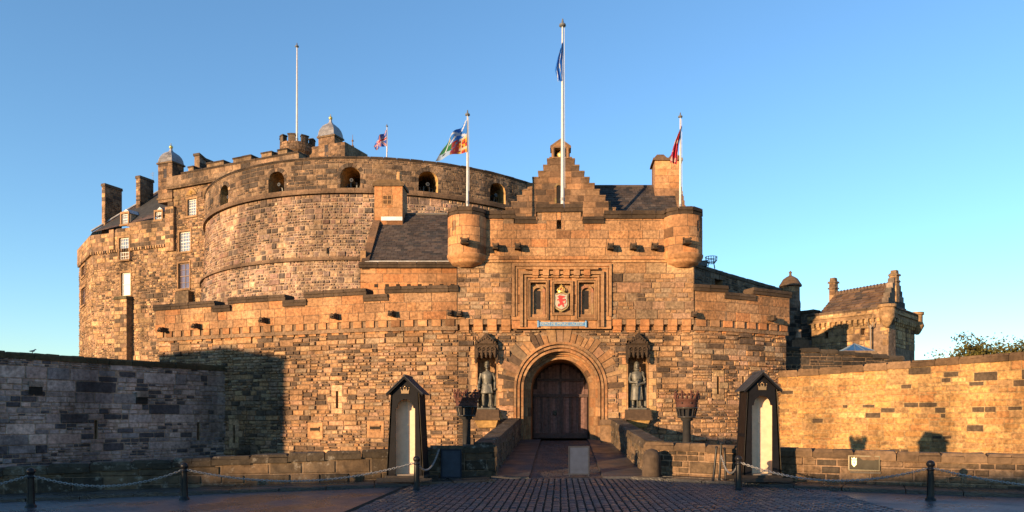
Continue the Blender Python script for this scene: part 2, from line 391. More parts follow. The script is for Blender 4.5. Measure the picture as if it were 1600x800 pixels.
def slates(mb, A, B, C, D, rows, w, pal, lift=.03, jag=.0):
    """courses of slates on the quad A B (eave) C D (ridge, C above B)"""
    A, B, C, D = map(Vector, (A, B, C, D)); nrm = (B - A).cross(D - A).normalized()
    if nrm.z < 0: nrm = -nrm
    mb.add([A, B, C, D], [(0, 1, 2, 3)], (.03, .03, .03))
    for r in range(rows):
        t0, t1 = r / rows, min(1, (r + 1.15) / rows); a0, b0, a1, b1 = A.lerp(D, t0), B.lerp(C, t0), A.lerp(D, t1), B.lerp(C, t1)
        n = max(1, int((b0 - a0).length / w)); o = (r % 2) * .5 / n
        us = [0] + [min(1, max(0, (k / n) + o + R.uniform(-.1, .1) / n)) for k in range(0 if o else 1, n)] + [1]
        for u0, u1 in zip(us, us[1:]):
            if u1 - u0 < 1e-4: continue
            u1 -= .04 / n; l = nrm * lift * R.uniform(.7, 1.3); g = nrm * .008; dn = (A - D).normalized() * R.uniform(-.02, .03)
            p = [a0.lerp(b0, u0) + l + dn, a0.lerp(b0, u1) + l + dn, a1.lerp(b1, u1) + g, a1.lerp(b1, u0) + g]
            mb.add(p + [a0.lerp(b0, u0) + g, a0.lerp(b0, u1) + g], [(0, 1, 2, 3), (4, 5, 1, 0)], pal(u0 * 7, r * .3))
PAL['slate'] = palette([(.055, .042, .036), (.045, .036, .032), (.065, .05, .042)], (.03, .027, .026), .2, .5, 3.0)
PAL['tile'] = palette([(.12, .075, .05), (.10, .065, .046), (.15, .095, .06)], (.06, .045, .036), .2, .5, 4.0)
PAL['brownslate'] = palette([(.085, .055, .05), (.075, .05, .045), (.095, .062, .052)], (.055, .042, .04), .1, .3, 6.0)

def spout(f, s, z, d, parent, sz=.17, ln=.55):
    """carved water spout: block, tapering neck, head with an open mouth"""
    mb = MB(); c = (.075, .06, .05)
    mb.box(f, s - sz, s + sz, d - .05, d + ln * .45, z - sz * .8, z + sz * .9, c, tp=.02)
    mb.box(f, s - sz * .8, s + sz * .8, d + ln * .4, d + ln, z - sz * .95, z + sz * .6, (.09, .07, .055), tp=.03)
    mb.box(f, s - sz * .45, s + sz * .45, d + ln - .02, d + ln + .06, z - sz * .7, z - sz * .1, (.03, .026, .022))
    for e in (-1, 1): mb.box(f, s + e * sz * .75 - .035, s + e * sz * .75 + .035, d + ln * .5, d + ln * .75, z + sz * .5, z + sz * 1.0, c)
    return mb.build("waterspout", M['ashlar'], parent)
def slit(mb, f, s, z0, z1, w=.12, d0=0.0, surround=.28, pal=(lambda s, z: tuple(q * R.uniform(.92, 1.06) for q in (.60, .44, .29))), n=3, long=.3):
    """dressed margin stones round an arrow slit (the opening itself is cut in the wall)"""
    h = (z1 - z0) / n
    for k in range(n):
        for sg in (-1, 1):
            ext = surround + (long if k == n // 2 and n % 2 else 0) * .9
            a, b = sorted((s + sg * w / 2, s + sg * (w / 2 + ext)))
            stone(mb, f, a, b, z0 + k * h + .005, z0 + (k + 1) * h - .005, d0, .03, pal(s, z0), .012, .1)
    stone(mb, f, s - w / 2 - surround, s + w / 2 + surround, z1, z1 + .32, d0, .03, pal(s, z1), .012, .1)
    stone(mb, f, s - w / 2 - surround, s + w / 2 + surround, z0 - .28, z0, d0, .03, pal(s, z0), .012, .1)

# ================================================================== THE SETTING
def lerp(a, b, t): return a + (b - a) * t
def gz_(x, y):
    """esplanade height: level in the middle, falling slightly to the left; the bridge climbs to the gate"""
    z = -.02 * max(0, -3 - x)
    if y > 25 and -3.2 < x < 3.4: z = .83 * min(1, (y - 25) / 12.5)
    return z
LOWL = Path(smooth([(-34, 15.5), (-24, 18.6), (X_(0, 21), 21), (X_(320, 22.3), 22.3), (X_(600, 23.5), 23.5), (-2.15, 24.6)], 8))
LOWR = Path(smooth([(2.9, 25.2), (X_(1300, 21.7), 21.7), (X_(1600, 19.8), 19.8), (18.5, 17.6), (30, 13.5)], 8))

mb = MB()       # natural ground under and round everything, dropping into the dry ditch behind the low walls
g = [-3000, -900, -300, -120, -70, -45, -30, -20, -10, 0, 10, 20, 30, 45, 70, 120, 300, 900, 3000]
idx = {}
for j, y in enumerate(g):
    for i, x in enumerate(g):
        idx[i, j] = len(mb.v); mb.v.append((x, y, -3.0 - max(0, math.hypot(x, y) - 150) * .012))
for j in range(len(g) - 1):
    for i in range(len(g) - 1):
        mb.f.append([idx[i, j], idx[i + 1, j], idx[i + 1, j + 1], idx[i, j + 1]]); mb.c.append((.06, .06, .035)); mb.m.append(0); mb.sm.append(False)
structure(mb, "ground", M['rock'])

mb = MB()       # esplanade surface, edged by the low walls
edge = [LOWL(s, -.1, 0)[:2] for s in [LOWL.len * i / 40 for i in range(41)]] + [LOWR(s, -.1, 0)[:2] for s in [LOWR.len * i / 40 for i in range(41)]]
for (x0, y0), (x1, y1) in zip(edge, edge[1:]):
    n = 8
    for k in range(n):
        ya0, yb0, ya1, yb1 = lerp(y0, -60, k / n), lerp(y0, -60, (k + 1) / n), lerp(y1, -60, k / n), lerp(y1, -60, (k + 1) / n)
        mb.add([(x0, ya0, gz_(x0, 0)), (x1, ya1, gz_(x1, 0)), (x1, yb1, gz_(x1, 0)), (x0, yb0, gz_(x0, 0))], [(0, 3, 2, 1)])
    mb.add([(x0, y0, gz_(x0, 0)), (x1, y1, gz_(x1, 0)), (x1, y1, -3.2), (x0, y0, -3.2)], [(0, 1, 2, 3)])
structure(mb, "esplanade", M['wet_setts'])

mb = MB(); mb.add([(-3, 11, .006), (7.35, 11, .006), (7.35, 24.3, .006), (-3, 24.3, .006), (-4.75, 11, -.029), (-4.75, 24.3, -.029)], [(0, 1, 2, 3), (4, 0, 3, 5)], (.02, .022, .018)); structure(mb, "road_joints", M['joint'])
mb = MB()       # roadway of worn setts laid in long rows towards the gate
y = 12.0
xs = [-4.75 + .19 * i for i in range(64)]
for i, x in enumerate(xs):
    y = 11.0 + R.uniform(0, .3)
    while y < 24.35:
        l = R.uniform(.13, .3); a = x + .016 + R.uniform(-.008, .008); b = x + .168 + R.uniform(-.008, .008)
        bend = lambda yy: .012 * (x / 5) * (yy - 18) ** 2 * .5
        if -4.75 < x < 7.4:
            t = R.uniform(.7, 1.3); c = R.choice([(.056, .050, .052), (.048, .047, .053), (.064, .055, .052), (.042, .042, .047), (.078, .066, .06)]); c = tuple(q * t for q in c)
            h = .03 + R.uniform(-.009, .009); y1 = y + l - .022; z0 = gz_(x, 0) + .002; e = .024
            p = [(a, y, z0), (b, y, z0), (b, y1, z0), (a, y1, z0), (a + e, y + e, z0 + h + R.uniform(-.004, .004)), (b - e, y + e, z0 + h + R.uniform(-.004, .004)), (b - e, y1 - e, z0 + h), (a + e, y1 - e, z0 + h)]
            mb.add(p, [(4, 5, 6, 7), (0, 1, 5, 4), (1, 2, 6, 5), (2, 3, 7, 6), (3, 0, 4, 7)], c, 0, True)
        y += l
structure(mb, "cobbled_road", M['wet_stone'])

mb = MB()       # bridge deck over the ditch: sloping slab, setts between two flagged strips
for k in range(13):
    ya, yb = 24.2 + k * 1.15, 24.2 + (k + 1) * 1.15; za, zb = gz_(0, ya), gz_(0, yb)
    mb.hexa([(-2.4, ya, -3), (3.1, ya, -3), (3.1, yb, -3), (-2.4, yb, -3), (-2.4, ya, za + .004), (3.1, ya, za + .004), (3.1, yb, zb + .004), (-2.4, yb, zb + .004)], (.025, .022, .021))
    for r in range(4):
        y0, y1 = ya + r * .2875 + .01, ya + (r + 1) * .2875 - .01
        x = -1.0
        while x < 1.35:
            w = R.uniform(.16, .3); t = R.uniform(.7, 1.3)
            p = [(x, y0), (x + w - .02, y0), (x + w - .02, y1), (x, y1)]; hh = .018 + R.uniform(-.005, .005)
            mb.add([(a, b, gz_(0, b) + .004) for a, b in p] + [(a + (.02 if i in (0, 3) else -.02), b + (.02 if i < 2 else -.02), gz_(0, b) + hh) for i, (a, b) in enumerate(p)], [(4, 5, 6, 7), (0, 1, 5, 4), (1, 2, 6, 5), (2, 3, 7, 6), (3, 0, 4, 7)], tuple(q * t for q in (.032, .029, .030)))
            x += w
    for a, b in ((-2.3, -1.06), (1.42, 2.9)):
        v = R.uniform(.8, 1.2); zt = .1
        mb.hexa([(a, ya + .012, za - .05), (b, ya + .012, za - .05), (b, yb - .012, zb - .05), (a, yb - .012, zb - .05), (a, ya + .012, za + zt), (b, ya + .012, za + zt), (b, yb - .012, zb + zt), (a, yb - .012, zb + zt)], tuple(q * v for q in (.036, .034, .036)))
structure(mb, "bridge_road", M['damp_stone'])

mb = MB()       # flagged pavement with a kerb along the foot of the low walls
for W, s0, s1 in ((LOWL, 0, LOWL.len - .4), (LOWR, .2, LOWR.len)):
    s = s0
    while s < s1:
        l = R.uniform(.9, 1.5); w = 1.45 if W is LOWL else 1.2; v = R.uniform(.6, 1.35); q0 = W.plan(s)[0]
        z = gz_(q0.x, 0)
        mb.box(W, s + .012, min(s + l, s1) - .012, .0, w * .52 + R.uniform(-.1, .1), z - .2, z + .115 + R.uniform(-.004, .004), tuple(c * v for c in (.042, .033, .028)))
        v = R.uniform(.6, 1.35)
        mb.box(W, s + .012, min(s + l, s1) - .012, w * .62, w, z - .2, z + .112, tuple(c * v for c in (.040, .032, .028)))
        mb.box(W, s + .012, min(s + l, s1) - .012, w + .01, w + .16, z - .2, z + .10, (.022, .018, .017))
        s += l
structure(mb, "pavement", M['wet_stone'])

mb = MB()       # castle rock carrying the upper works
nx, ny = 60, 36
def hz(x, y):
    t = min(1, max(0, (y - 47) / 16)); t = t * t * (3 - 2 * t); u = min(1, max(0, (34 - x) / 30))
    s_ = min(1, max(0, (x / y + .58) / .12))
    return -3.1 + (11.5 * u * s_ + 3.6 * s_) * t + s_ * (noise.noise((x * .15, y * .15, 1)) * 2 + noise.noise((x * .5, y * .5, 4)) * .7) * t
for j in range(ny + 1):
    for i in range(nx + 1):
        x, y = -84 + 150 * i / nx, 46.5 + 75 * j / ny; mb.v.append((x, y, hz(x, y)))
for j in range(ny):
    for i in range(nx):
        a = j * (nx + 1) + i; mb.f.append([a, a + 1, a + nx + 2, a + nx + 1]); v = R.uniform(.7, 1.2)
        mb.c.append(tuple(q * v for q in ((.07, .075, .035) if noise.noise((i * .3, j * .3, 9)) > .1 else (.11, .09, .07)))); mb.m.append(0); mb.sm.append(True)
structure(mb, "castle_rock_terrain", M['rock'])

# ================================================================== THE GATEHOUSE
YG = 38.0
G = lambda s, d, z: (s, YG - d, z)
gx = lambda px: X_(px, YG)
gz = lambda py: Z_(py, YG)
DARK_TOP = (.085, .068, .052)
gate = thing("gatehouse", "golden stone gatehouse with crenellated top, round corner turrets and arched wooden gate", "gatehouse", (0, YG, .83))
SC, ZS, RIN = gx(876), gz(607), 1.58
ZC0, ZC1 = gz(516), gz(500)
PW0, PW1 = gx(716), gx(1083)
door_hole = (SC - 2.28, SC + 2.28, -2.5, ZS, 2.28, 2.2)
NICHE = [(gx(744), gx(778)), (gx(979), gx(1013))]
niche_holes = [(a, b, gz(640), gz(532), 0, .62) for a, b in NICHE]
mb = MB()
wall(mb, G, PW0, PW1, -2.6, ZC0, 2.2, [door_hole] + niche_holes, .8)
ring = lambda s, z: ((s - SC) ** 2 + (z - ZS) ** 2 < 3.1 ** 2 and z > ZS) or (abs(s - SC) < 2.42 and z <= ZS)
hl = [(a - .02, b + .02, h[2], h[3]) for h in niche_holes for a, b in [(h[0], h[1])]] + [(a - .42, b + .42, gz(668), gz(556)) for a, b in NICHE]
masonry(mb, G, PW0, PW1, -1.2, ZC0, PAL['gate'], (.40, .64), (.8, 2.0), (2, 2, 3), (1.3, 3.2), (.015, .11), .016, hl, ring, e=.03)
# upper wall, standing forward on the corbels
panel_rect = (gx(800), gx(955), gz(515), gz(412))
pan = [(gx(829), gx(853), gz(497), gz(443), 0, .22), (gx(866), gx(891), gz(490), gz(445), 0, .2), (gx(904), gx(928), gz(497), gz(443), 0, .22)]
slit_top = (gx(870), gx(877), gz(360), gz(346), 0, .5)
def par_top(s):
    p = CX + s * 30
    return gz(334) if 840 < p < 908 else (gz(351) if 803 < p < 945 else gz(344))
TOPS = [(716, 803, 344, 332), (803, 840, 352, 341), (840, 908, 334, 322), (908, 945, 352, 341), (945, 1083, 344, 332)]
for a, b, y0, y1 in TOPS:
    hs = [h for h in pan + [slit_top] if h[0] > gx(a) - 1e-3 and h[1] < gx(b) + 1e-3]
wall(mb, G, PW0, PW1, ZC1, gz(412), 1.9, pan, .8, d0=.26)
for a, b, y0, y1 in TOPS:
    wall(mb, G, gx(a), gx(b), gz(412), gz(y0), 1.9, [slit_top] if a == 840 else [], .8, d0=.28)
masonry(mb, G, PW0, PW1, ZC1, gz(412), PAL['gate'], (.4, .6), (1.0, 2.2), (1, 2, 2), (1.5, 3.0), (.01, .05), .014, [panel_rect], None, d0=.26, e=.03)
masonry(mb, G, PW0, PW1, gz(402), gz(330), PAL['ashlar'], (.44, .5), (2, 5), (1,), (1.6, 2.8), (.012, .022), .012, [(slit_top[0], slit_top[1], slit_top[2], slit_top[3])], None, d0=.28, ztop=par_top, e=.012)
mb.box(G, PW0, PW1, -1.6, .2, ZC1 - .25, ZC1 + .01, MORTAR)
# string moulding under the parapet
for a, b, o in ((gz(412), gz(408), .34), (gz(408), gz(403), .42)):
    s = PW0
    while s < PW1 - .05:
        l = min(R.uniform(.9, 1.5), PW1 - s); mb.box(G, s + .004, s + l - .004, .2, o, a, b, PAL['ashlar'](s, a), 0, tp=.0); s += l
mb.build("wall", M['stone'], gate)
mb = MB()
for a, b, y0, y1 in TOPS: coping(mb, G, gx(a) - (.08 if y1 in (322, 332) else -.05), gx(b) + (.08 if y1 in (322, 332) else -.05), -.6, .42, gz(y0), gz(y1))
mb.build("coping", M['ashlar'], gate)

def corbels(f, s0, s1, z0, z1, parent, skip=None, pitch=.733, pal=PAL['ashlar']):
    mb = MB(); n = round((s1 - s0) / pitch); p = (s1 - s0) / n; mb.box(f, s0 + .02, s1 - .02, -.3, .006, z0 - .05, z1 + .02, (.2, .14, .09), nseg=n)
    for k in range(n):
        a = s0 + k * p + .11; b = a + p - .26
        if skip and skip((a + b) / 2): continue
        c = pal(a, z0); h = z1 - z0
        mb.box(f, a, b, -.02, .17, z0, z0 + h * .45, c, tp=.0); mb.box(f, a - .003, b + .003, -.02, .25, z0 + h * .4, z1 + .03, c)
        mb.box(f, a + .02, b - .02, -.02, .1, z0 - h * .18, z0 + .01, c)
    mb.build("corbel_table", M['ashlar'], parent)
corbels(G, PW0, PW1, ZC0 - .02, ZC1, gate, lambda s: gx(800) < s < gx(955))

# arch: moulded orders and a fan of rough voussoirs
mb = MB(); pa = lambda s, z: tuple(q * k for q, k in zip(PAL['ashlar'](s, z), (.78, .84, .9)))
for r0, r1, da, db in ((2.31, 2.43, -.1, .11), (2.24, 2.315, -.5, -.10), (2.13, 2.245, -.6, .06), (2.06, 2.135, -.6, -.16), (1.94, 2.065, -.7, -.02), (1.84, 1.945, -.9, -.34), (1.74, 1.845, -1.2, -.52), (RIN, 1.745, -2.3, -.66)):
    arch_band(mb, G, SC, ZS, r0, r1, .2, da, db, None, pa, nleg=7, narc=19 if r0 > 1.7 else 15)
arch_band(mb, G, SC, ZS, 1.74, 2.30, .2, -2.2, -1.2, None, pa, nleg=3, narc=9)
ang_ = [0.0]
while ang_[-1] < math.pi - .07: ang_.append(min(math.pi, ang_[-1] + R.uniform(.075, .17)))
ang_[-1] = math.pi
for k, (a0, a1) in enumerate(zip(ang_, ang_[1:])):       # rough fan of uneven voussoirs
    r1 = 3.2 + R.uniform(-.3, .3); c = tuple(q * .82 for q in PAL['gate'](k * .9, 3)); a0 += .008; a1 -= .008
    pl = [(SC - r * math.cos(a), ZS + r * math.sin(a)) for a, r in ((a0, 2.44), (a1, 2.44), (a1 + R.uniform(-.012, .006), r1 + R.uniform(-.06, .06)), (a0, r1))]
    mb.prism(G, pl, -.02, .03 + R.uniform(0, .03), c)
for sg in (-1, 1):
    z = .3
    while z < ZS:
        h = R.uniform(.28, .42); w = R.uniform(.35, .8); a, b = sorted((SC + sg * 2.43, SC + sg * (2.43 + w)))
        stone(mb, G, a, b, z + .006, min(z + h, ZS) - .006, 0.015, .045, PAL['gate'](a, z)); z += h
    a, b = sorted((SC + sg * 1.92, SC + sg * 2.5)); mb.box(G, a, b, -.4, .15, .3, 1.3, (.27, .20, .14), tp=.03)
mb.build("arch", M['ashlar'], gate)

mb = MB()       # vaulted passage behind the arch
for r0, y0, y1 in ((RIN, -4.4, -2.15),):
    pts = arch_pts(SC, ZS, r0, 0.2, 20)
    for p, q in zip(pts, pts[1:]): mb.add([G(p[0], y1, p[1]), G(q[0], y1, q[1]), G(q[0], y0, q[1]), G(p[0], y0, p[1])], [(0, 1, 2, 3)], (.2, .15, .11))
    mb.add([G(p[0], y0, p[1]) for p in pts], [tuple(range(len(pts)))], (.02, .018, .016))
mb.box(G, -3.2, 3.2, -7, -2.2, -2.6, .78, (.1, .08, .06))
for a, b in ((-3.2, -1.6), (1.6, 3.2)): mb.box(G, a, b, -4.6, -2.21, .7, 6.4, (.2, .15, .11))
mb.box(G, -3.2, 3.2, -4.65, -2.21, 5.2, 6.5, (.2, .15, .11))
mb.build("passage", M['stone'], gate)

door = MB()     # pair of leaves with rails, planks, cover strip
ZD0, ZD1 = .88, 4.55; DD = -3.5
pts = arch_pts(SC, ZS, RIN - .01, ZD0, 16)
door.prism(G, pts, DD - .15, DD, (.030, .014, .013))
door = door.build("door", M['wood'], gate)
for sg in (-1, 1):
    lf = MB()
    for k in range(7):
        a, b = sorted((SC + sg * (.06 + k * .215), SC + sg * (.06 + k * .215 + .2))); t = R.uniform(.75, 1.3); c = tuple(q * t for q in (.15, .085, .075))
        zt = ZS + math.sqrt(max(.01, 1.53 ** 2 - (max(abs(a - SC), abs(b - SC))) ** 2))
        lf.box(G, a, b, DD, DD + .035 + R.uniform(0, .012), ZD0 + .04, zt, c)
        if k in (0, 2, 4, 6): lf.box(G, (a + b) / 2 - .05, (a + b) / 2 + .05, DD + .035, DD + .12, ZD0 + .05, 3.3, tuple(q * .55 for q in c))
    for z, h in ((ZD0 + .05, .28), (3.25, .17), (4.15, .14)):
        a, b = sorted((SC + sg * .05, SC + sg * (1.55 if z < 4 else 1.3))); lf.box(G, a, b, DD + .07, DD + .17, z, z + h, (.065, .04, .036), tp=.01)
    leaf = lf.build("door_leaf", M['wood'], door)
hd = MB(); hd.box(G, SC - .07, SC + .07, DD + .06, DD + .14, ZD0 + .06, 4.6, (.07, .042, .038), tp=.015); hd.build("cover_strip", M['wood'], door)
hd = MB()
hd.box(G, SC - .42, SC - .22, DD + .06, DD + .12, 2.25, 2.5, (.02, .02, .022)); hd.tube([G(SC - .32 + .09 * math.cos(a * .628), DD + .14, 2.3 + .09 * math.sin(a * .628)) for a in range(11)], .015, 6, (.03, .03, .03))
hd.build("lock", M['gloss'], door)

# heraldic panel
mb = MB()
ph = [(h[0], h[1], h[2], h[3]) for h in pan]
masonry(mb, G, panel_rect[0], panel_rect[1], panel_rect[2], panel_rect[3], PAL['ashlar'], (.4, .5), (2, 3), (1,), (2, 3.5), (.02, .026), .008, ph, None, d0=.27, e=.008)
def frame3(x0, x1, y0, y1, w, d0, d1, c=(.41, .28, .175), bottom=False):
    mb.box(G, gx(x0), gx(x0) + w, d0, d1, gz(y1), gz(y0), c); mb.box(G, gx(x1) - w, gx(x1), d0, d1, gz(y1), gz(y0), c)
    mb.box(G, gx(x0) + w, gx(x1) - w, d0, d1 - .003, gz(y0) - w, gz(y0), c)
    if bottom: mb.box(G, gx(x0) + w, gx(x1) - w, d0, d1 - .003, gz(y1), gz(y1) + w, c)
frame3(801, 955, 414, 496, .13, .27, .38); frame3(806.5, 949.5, 419.5, 495, .08, .27, .34)
frame3(813, 943, 426, 512, .16, .27, .44); frame3(820, 936, 432, 512, .10, .27, .37)
for h in pan:
    for o, w, d1 in ((.09, .05, .40), (.0, .07, .35)):
        a, b, c, d = h[0] - o - .0, h[1] + o, h[2] - o, h[3] + o
        mb.box(G, a - w, a, .27, d1, c - w, d + w, (.41, .28, .175)); mb.box(G, b, b + w, .27, d1, c - w, d + w, (.41, .28, .175))
        mb.box(G, a, b, .27, d1 - .003, d, d + w, (.41, .28, .175)); mb.box(G, a, b, .27, d1 - .003, c - w, c, (.38, .26, .165))
for k in range(7):
    a = gx(830 + k * 15.9); c = PAL['ashlar'](a, 8)
    if k < 6: mb.box(G, a + .09, a + .40, .27, .50, gz(433), gz(424), c); mb.box(G, a + .12, a + .37, .27, .42, gz(436), gz(432.6), c)
mb.box(G, gx(822), gx(934), .3, .53, gz(424), gz(420), (.47, .3, .17))
for j in (0, 2):      # blind round arched recesses inside the side panels
    h = pan[j]; w = (h[1] - h[0]); c = (h[0] + h[1]) / 2; zb = h[2] + .16; zs_ = h[3] - w * .62
    arch_band(mb, G, c, zs_, w * .30, w * .47, zb, .06, .20, (.38, .26, .165), nleg=2, narc=5)
    mb.box(G, h[0] + .01, h[1] - .01, .05, .24, h[2], zb, (.36, .23, .14), tp=.0)
    mb.box(G, c - w * .12, c + w * .12, .03, .075, zb + .3, zs_ + .1, (.02, .022, .03))
panel = mb.build("heraldic_panel", M['ashlar'], gate)

sh = MB()       # royal arms on a shield under a crown
cx_, cz = SC + .03, gz(472)
out = [(-.42, .46), (-.30, .40), (-.12, .47), (0, .43), (.12, .47), (.30, .40), (.42, .46), (.36, .22), (.38, 0), (.40, -.2), (.30, -.38), (.14, -.47), (0, -.54), (-.14, -.47), (-.30, -.38), (-.40, -.2), (-.38, 0), (-.36, .22)]
sh.prism(G, [(cx_ + x, cz + z) for x, z in out], .10, .26, (.42, .28, .10)); sh.prism(G, [(cx_ + x * .86, cz + z * .86) for x, z in out], .2, .285, (.30, .09, .05))
sh.prism(G, [(cx_ + x * .79, cz + z * .79) for x, z in out], .2, .293, (.50, .42, .27))
shield = sh.build("shield", M['gold'], panel)
lion = MB(); LR = (.55, .025, .015)
body = [(-.02, .30), (.10, .33), (.15, .27), (.22, .24), (.15, .20), (.13, .12), (.22, .10), (.24, .04), (.13, .05), (.10, -.04), (.06, -.12), (.16, -.14), (.20, -.26), (.12, -.30), (.06, -.22), (-.04, -.18), (-.08, -.30), (-.17, -.31), (-.14, -.20), (-.10, -.08), (-.06, .0), (-.16, .02), (-.24, .12), (-.18, .14), (-.08, .10), (-.06, .18), (-.16, .20), (-.22, .28), (-.12, .28)]
lion.prism(G, [(cx_ - x * .95 + .0, cz + z * .95) for x, z in body], .28, .318, LR)
lion.tube([G(cx_ + .08, .31, cz - .1), G(cx_ + .2, .31, cz - .12), G(cx_ + .24, .31, cz + .02), G(cx_ + .19, .31, cz + .12)], .02, 6, LR); lion.build("lion", M['paint'], shield)
cr = MB(); GC = (.72, .46, .12)
cz2 = gz(458)
cr.lathe(G(cx_, .2, cz2), [(.19, 0), (.2, .03), (.185, .06), (.2, .09)], 16, GC, ey=.5)
for k in range(7):
    a = math.pi * k / 6; x = -.19 * math.cos(a); cr.box(G, cx_ + x - .025, cx_ + x + .025, .2 + .09 * math.sin(a) - .02, .2 + .09 * math.sin(a) + .03, cz2 + .08, cz2 + .16, GC, tp=.01)
for w in (.2, .1, -.1, -.2): cr.tube([G(cx_ + w * math.cos(t * .262), .22, cz2 + .1 + .17 * math.sin(t * .262)) for t in range(7)], .018, 6, GC)
cr.ball(G(cx_, .22, cz2 + .29), .04, col=GC); cr.box(G, cx_ - .012, cx_ + .012, .2, .24, cz2 + .3, cz2 + .42, GC); cr.box(G, cx_ - .045, cx_ + .045, .2, .24, cz2 + .35, cz2 + .375, GC)
cr.box(G, cx_ - .13, cx_ + .13, .12, .19, cz2 + .06, cz2 + .2, (.35, .03, .03))
cr.build("crown", M['gold'], panel)

mt = MB(); BLUE = (.05, .17, .36)      # blue motto scroll
z0, z1 = gz(511.5), gz(504); a, b = gx(840), gx(917)
mt.box(G, a + .1, b - .1, .30, .36, z0 + .02, z1 - .02, BLUE, nseg=4)
mt.box(G, a + .1, b - .1, .355, .366, z1 - .035, z1 - .02, (.35, .4, .42)); mt.box(G, a + .1, b - .1, .355, .366, z0 + .02, z0 + .035, (.35, .4, .42))
for x in (a + .05, b - .05): mt.lathe(G(x, .36, z0 - .04), [(.05, 0), (.055, .02), (.05, .05), (.05, .28), (.055, .31), (.045, .34)], 12, (.08, .22, .40))
scroll = mt.build("motto_scroll", M['paint'], gate)
cu = bpy.data.curves.new("motto", 'FONT'); cu.body = "NEMO ME IMPUNE LACESSIT"; cu.size = .2; cu.align_x = 'CENTER'; cu.extrude = .006
tmp = bpy.data.objects.new("motto_tmp", cu); COL.objects.link(tmp); bpy.context.view_layer.update()
me = bpy.data.meshes.new_from_object(tmp.evaluated_get(bpy.context.evaluated_depsgraph_get())); bpy.data.objects.remove(tmp)
xs_ = [v.co.x for v in me.vertices]; k_ = (b - a - .34) / (max(xs_) - min(xs_)); xm = (max(xs_) + min(xs_)) / 2
for v in me.vertices:
    x, y, z = v.co; v.co = Vector(((a + b) / 2 + (x - xm) * k_, YG - .366 - z, z0 + .065 + y)) - Vector(ORG[gate.name])
lt = bpy.data.objects.new("lettering", me); COL.objects.link(lt); lt.parent = scroll; me.materials.append(mat("pale_lettering", (.45, .45, .36), .5, bump=0))

# niches with canopies, quoins, pedestals
for i, (a, b) in enumerate(NICHE):
    mb = MB(); c = (a + b) / 2
    for sg, ed in ((-1, a), (1, b)):
        z = gz(656); k = 0
        while z < gz(545):
            h = .36; w = (.42 if k % 2 else .24) if i else (.3 if k % 2 else .24); x0, x1 = sorted((ed, ed + sg * w))
            stone(mb, G, x0, x1, z + .005, min(z + h, gz(543)) - .005, 0.0, .035, tuple(q * R.uniform(.9, 1.1) for q in (.52, .36, .22)), .01, .1); z += h; k += 1
        x0, x1 = sorted((ed, ed + sg * -.07)); mb.box(G, x0, x1, -.55, .05, gz(640), gz(556), (.40, .27, .16))
    niche = mb.build("niche", M['ashlar'], gate)
    mb = MB(); dk = (.060, .047, .037); w = .55; zc = gz(545)
    mb.prism(G, [(c - w * .97, gz(539)), (c + w * .97, gz(539)), (c + w * .95, gz(536)), (c + w * .5, gz(529.5)), (c, gz(521)), (c - w * .5, gz(529.5)), (c - w * .95, gz(536))], -.02, .40, (.068, .053, .042))
    mb.prism(G, [(c - w * .7, gz(538)), (c + w * .7, gz(538)), (c, gz(525.5))], .395, .45, (.075, .058, .045))
    for q in range(9): xx = c - w * .85 + q * w * 1.7 / 8; mb.ball(G(xx, .44, gz(537.5) + .28 * (1 - abs(xx - c) / w)), .055, col=(.08, .062, .048), n=8)
    mb.box(G, c - w + .04, c + w - .04, -.02, .34, gz(556), gz(537) + .01, dk)
    for k in range(5):      # pierced tracery: pendants, cusps and crockets
        x = c - w + .1 + k * (2 * w - .2) / 4
        mb.lathe(G(x, .37, gz(557) + R.uniform(-.03, .05)), [(.02, -.12), (.07, -.05), (.05, 0), (.1, .1), (.08, .2), (.1, .3)], 8, dk)
        if k < 4:
            xx = x + (2 * w - .2) / 8
            mb.tube([G(xx + .15 * math.cos(t * .785), .40, gz(547) + .14 * math.sin(t * .785)) for t in range(9)], .035, 6, (.08, .062, .048)); mb.ball(G(xx, .40, gz(547)), .05, col=dk)
            mb.tube([G(xx - .11, .39, gz(555)), G(xx - .07, .39, gz(551)), G(xx, .39, gz(549.5)), G(xx + .07, .39, gz(551)), G(xx + .11, .39, gz(555))], .04, 6, dk)
    for sg in (-1, 1): mb.box(G, c + sg * w - .07, c + sg * w + .05, .0, .34, gz(562), gz(540), dk, tp=.0); mb.lathe(G(c + sg * w, .24, gz(566)), [(.02, -.1), (.09, 0), (.07, .1), (.1, .2)], 8, dk)
    mb.build("canopy", M['ashlar'], niche)
    mb = MB(); mb.box(G, c - .68, c + .68, -.05, .52, gz(655), gz(640), (.08, .062, .05), tp=.02); mb.box(G, c - .72, c + .72, -.05, .56, gz(656.5), gz(653), (.09, .07, .055))
    mb.hexa([G(c - .45, .22, gz(668)), G(c + .45, .22, gz(668)), G(c + .45, -.02, gz(668)), G(c - .45, -.02, gz(668)), G(c - .6, .46, gz(657)), G(c + .6, .46, gz(657)), G(c + .6, -.02, gz(657)), G(c - .6, -.02, gz(657))], (.50, .37, .18))
    mb.build("pedestal", M['ashlar'], niche)

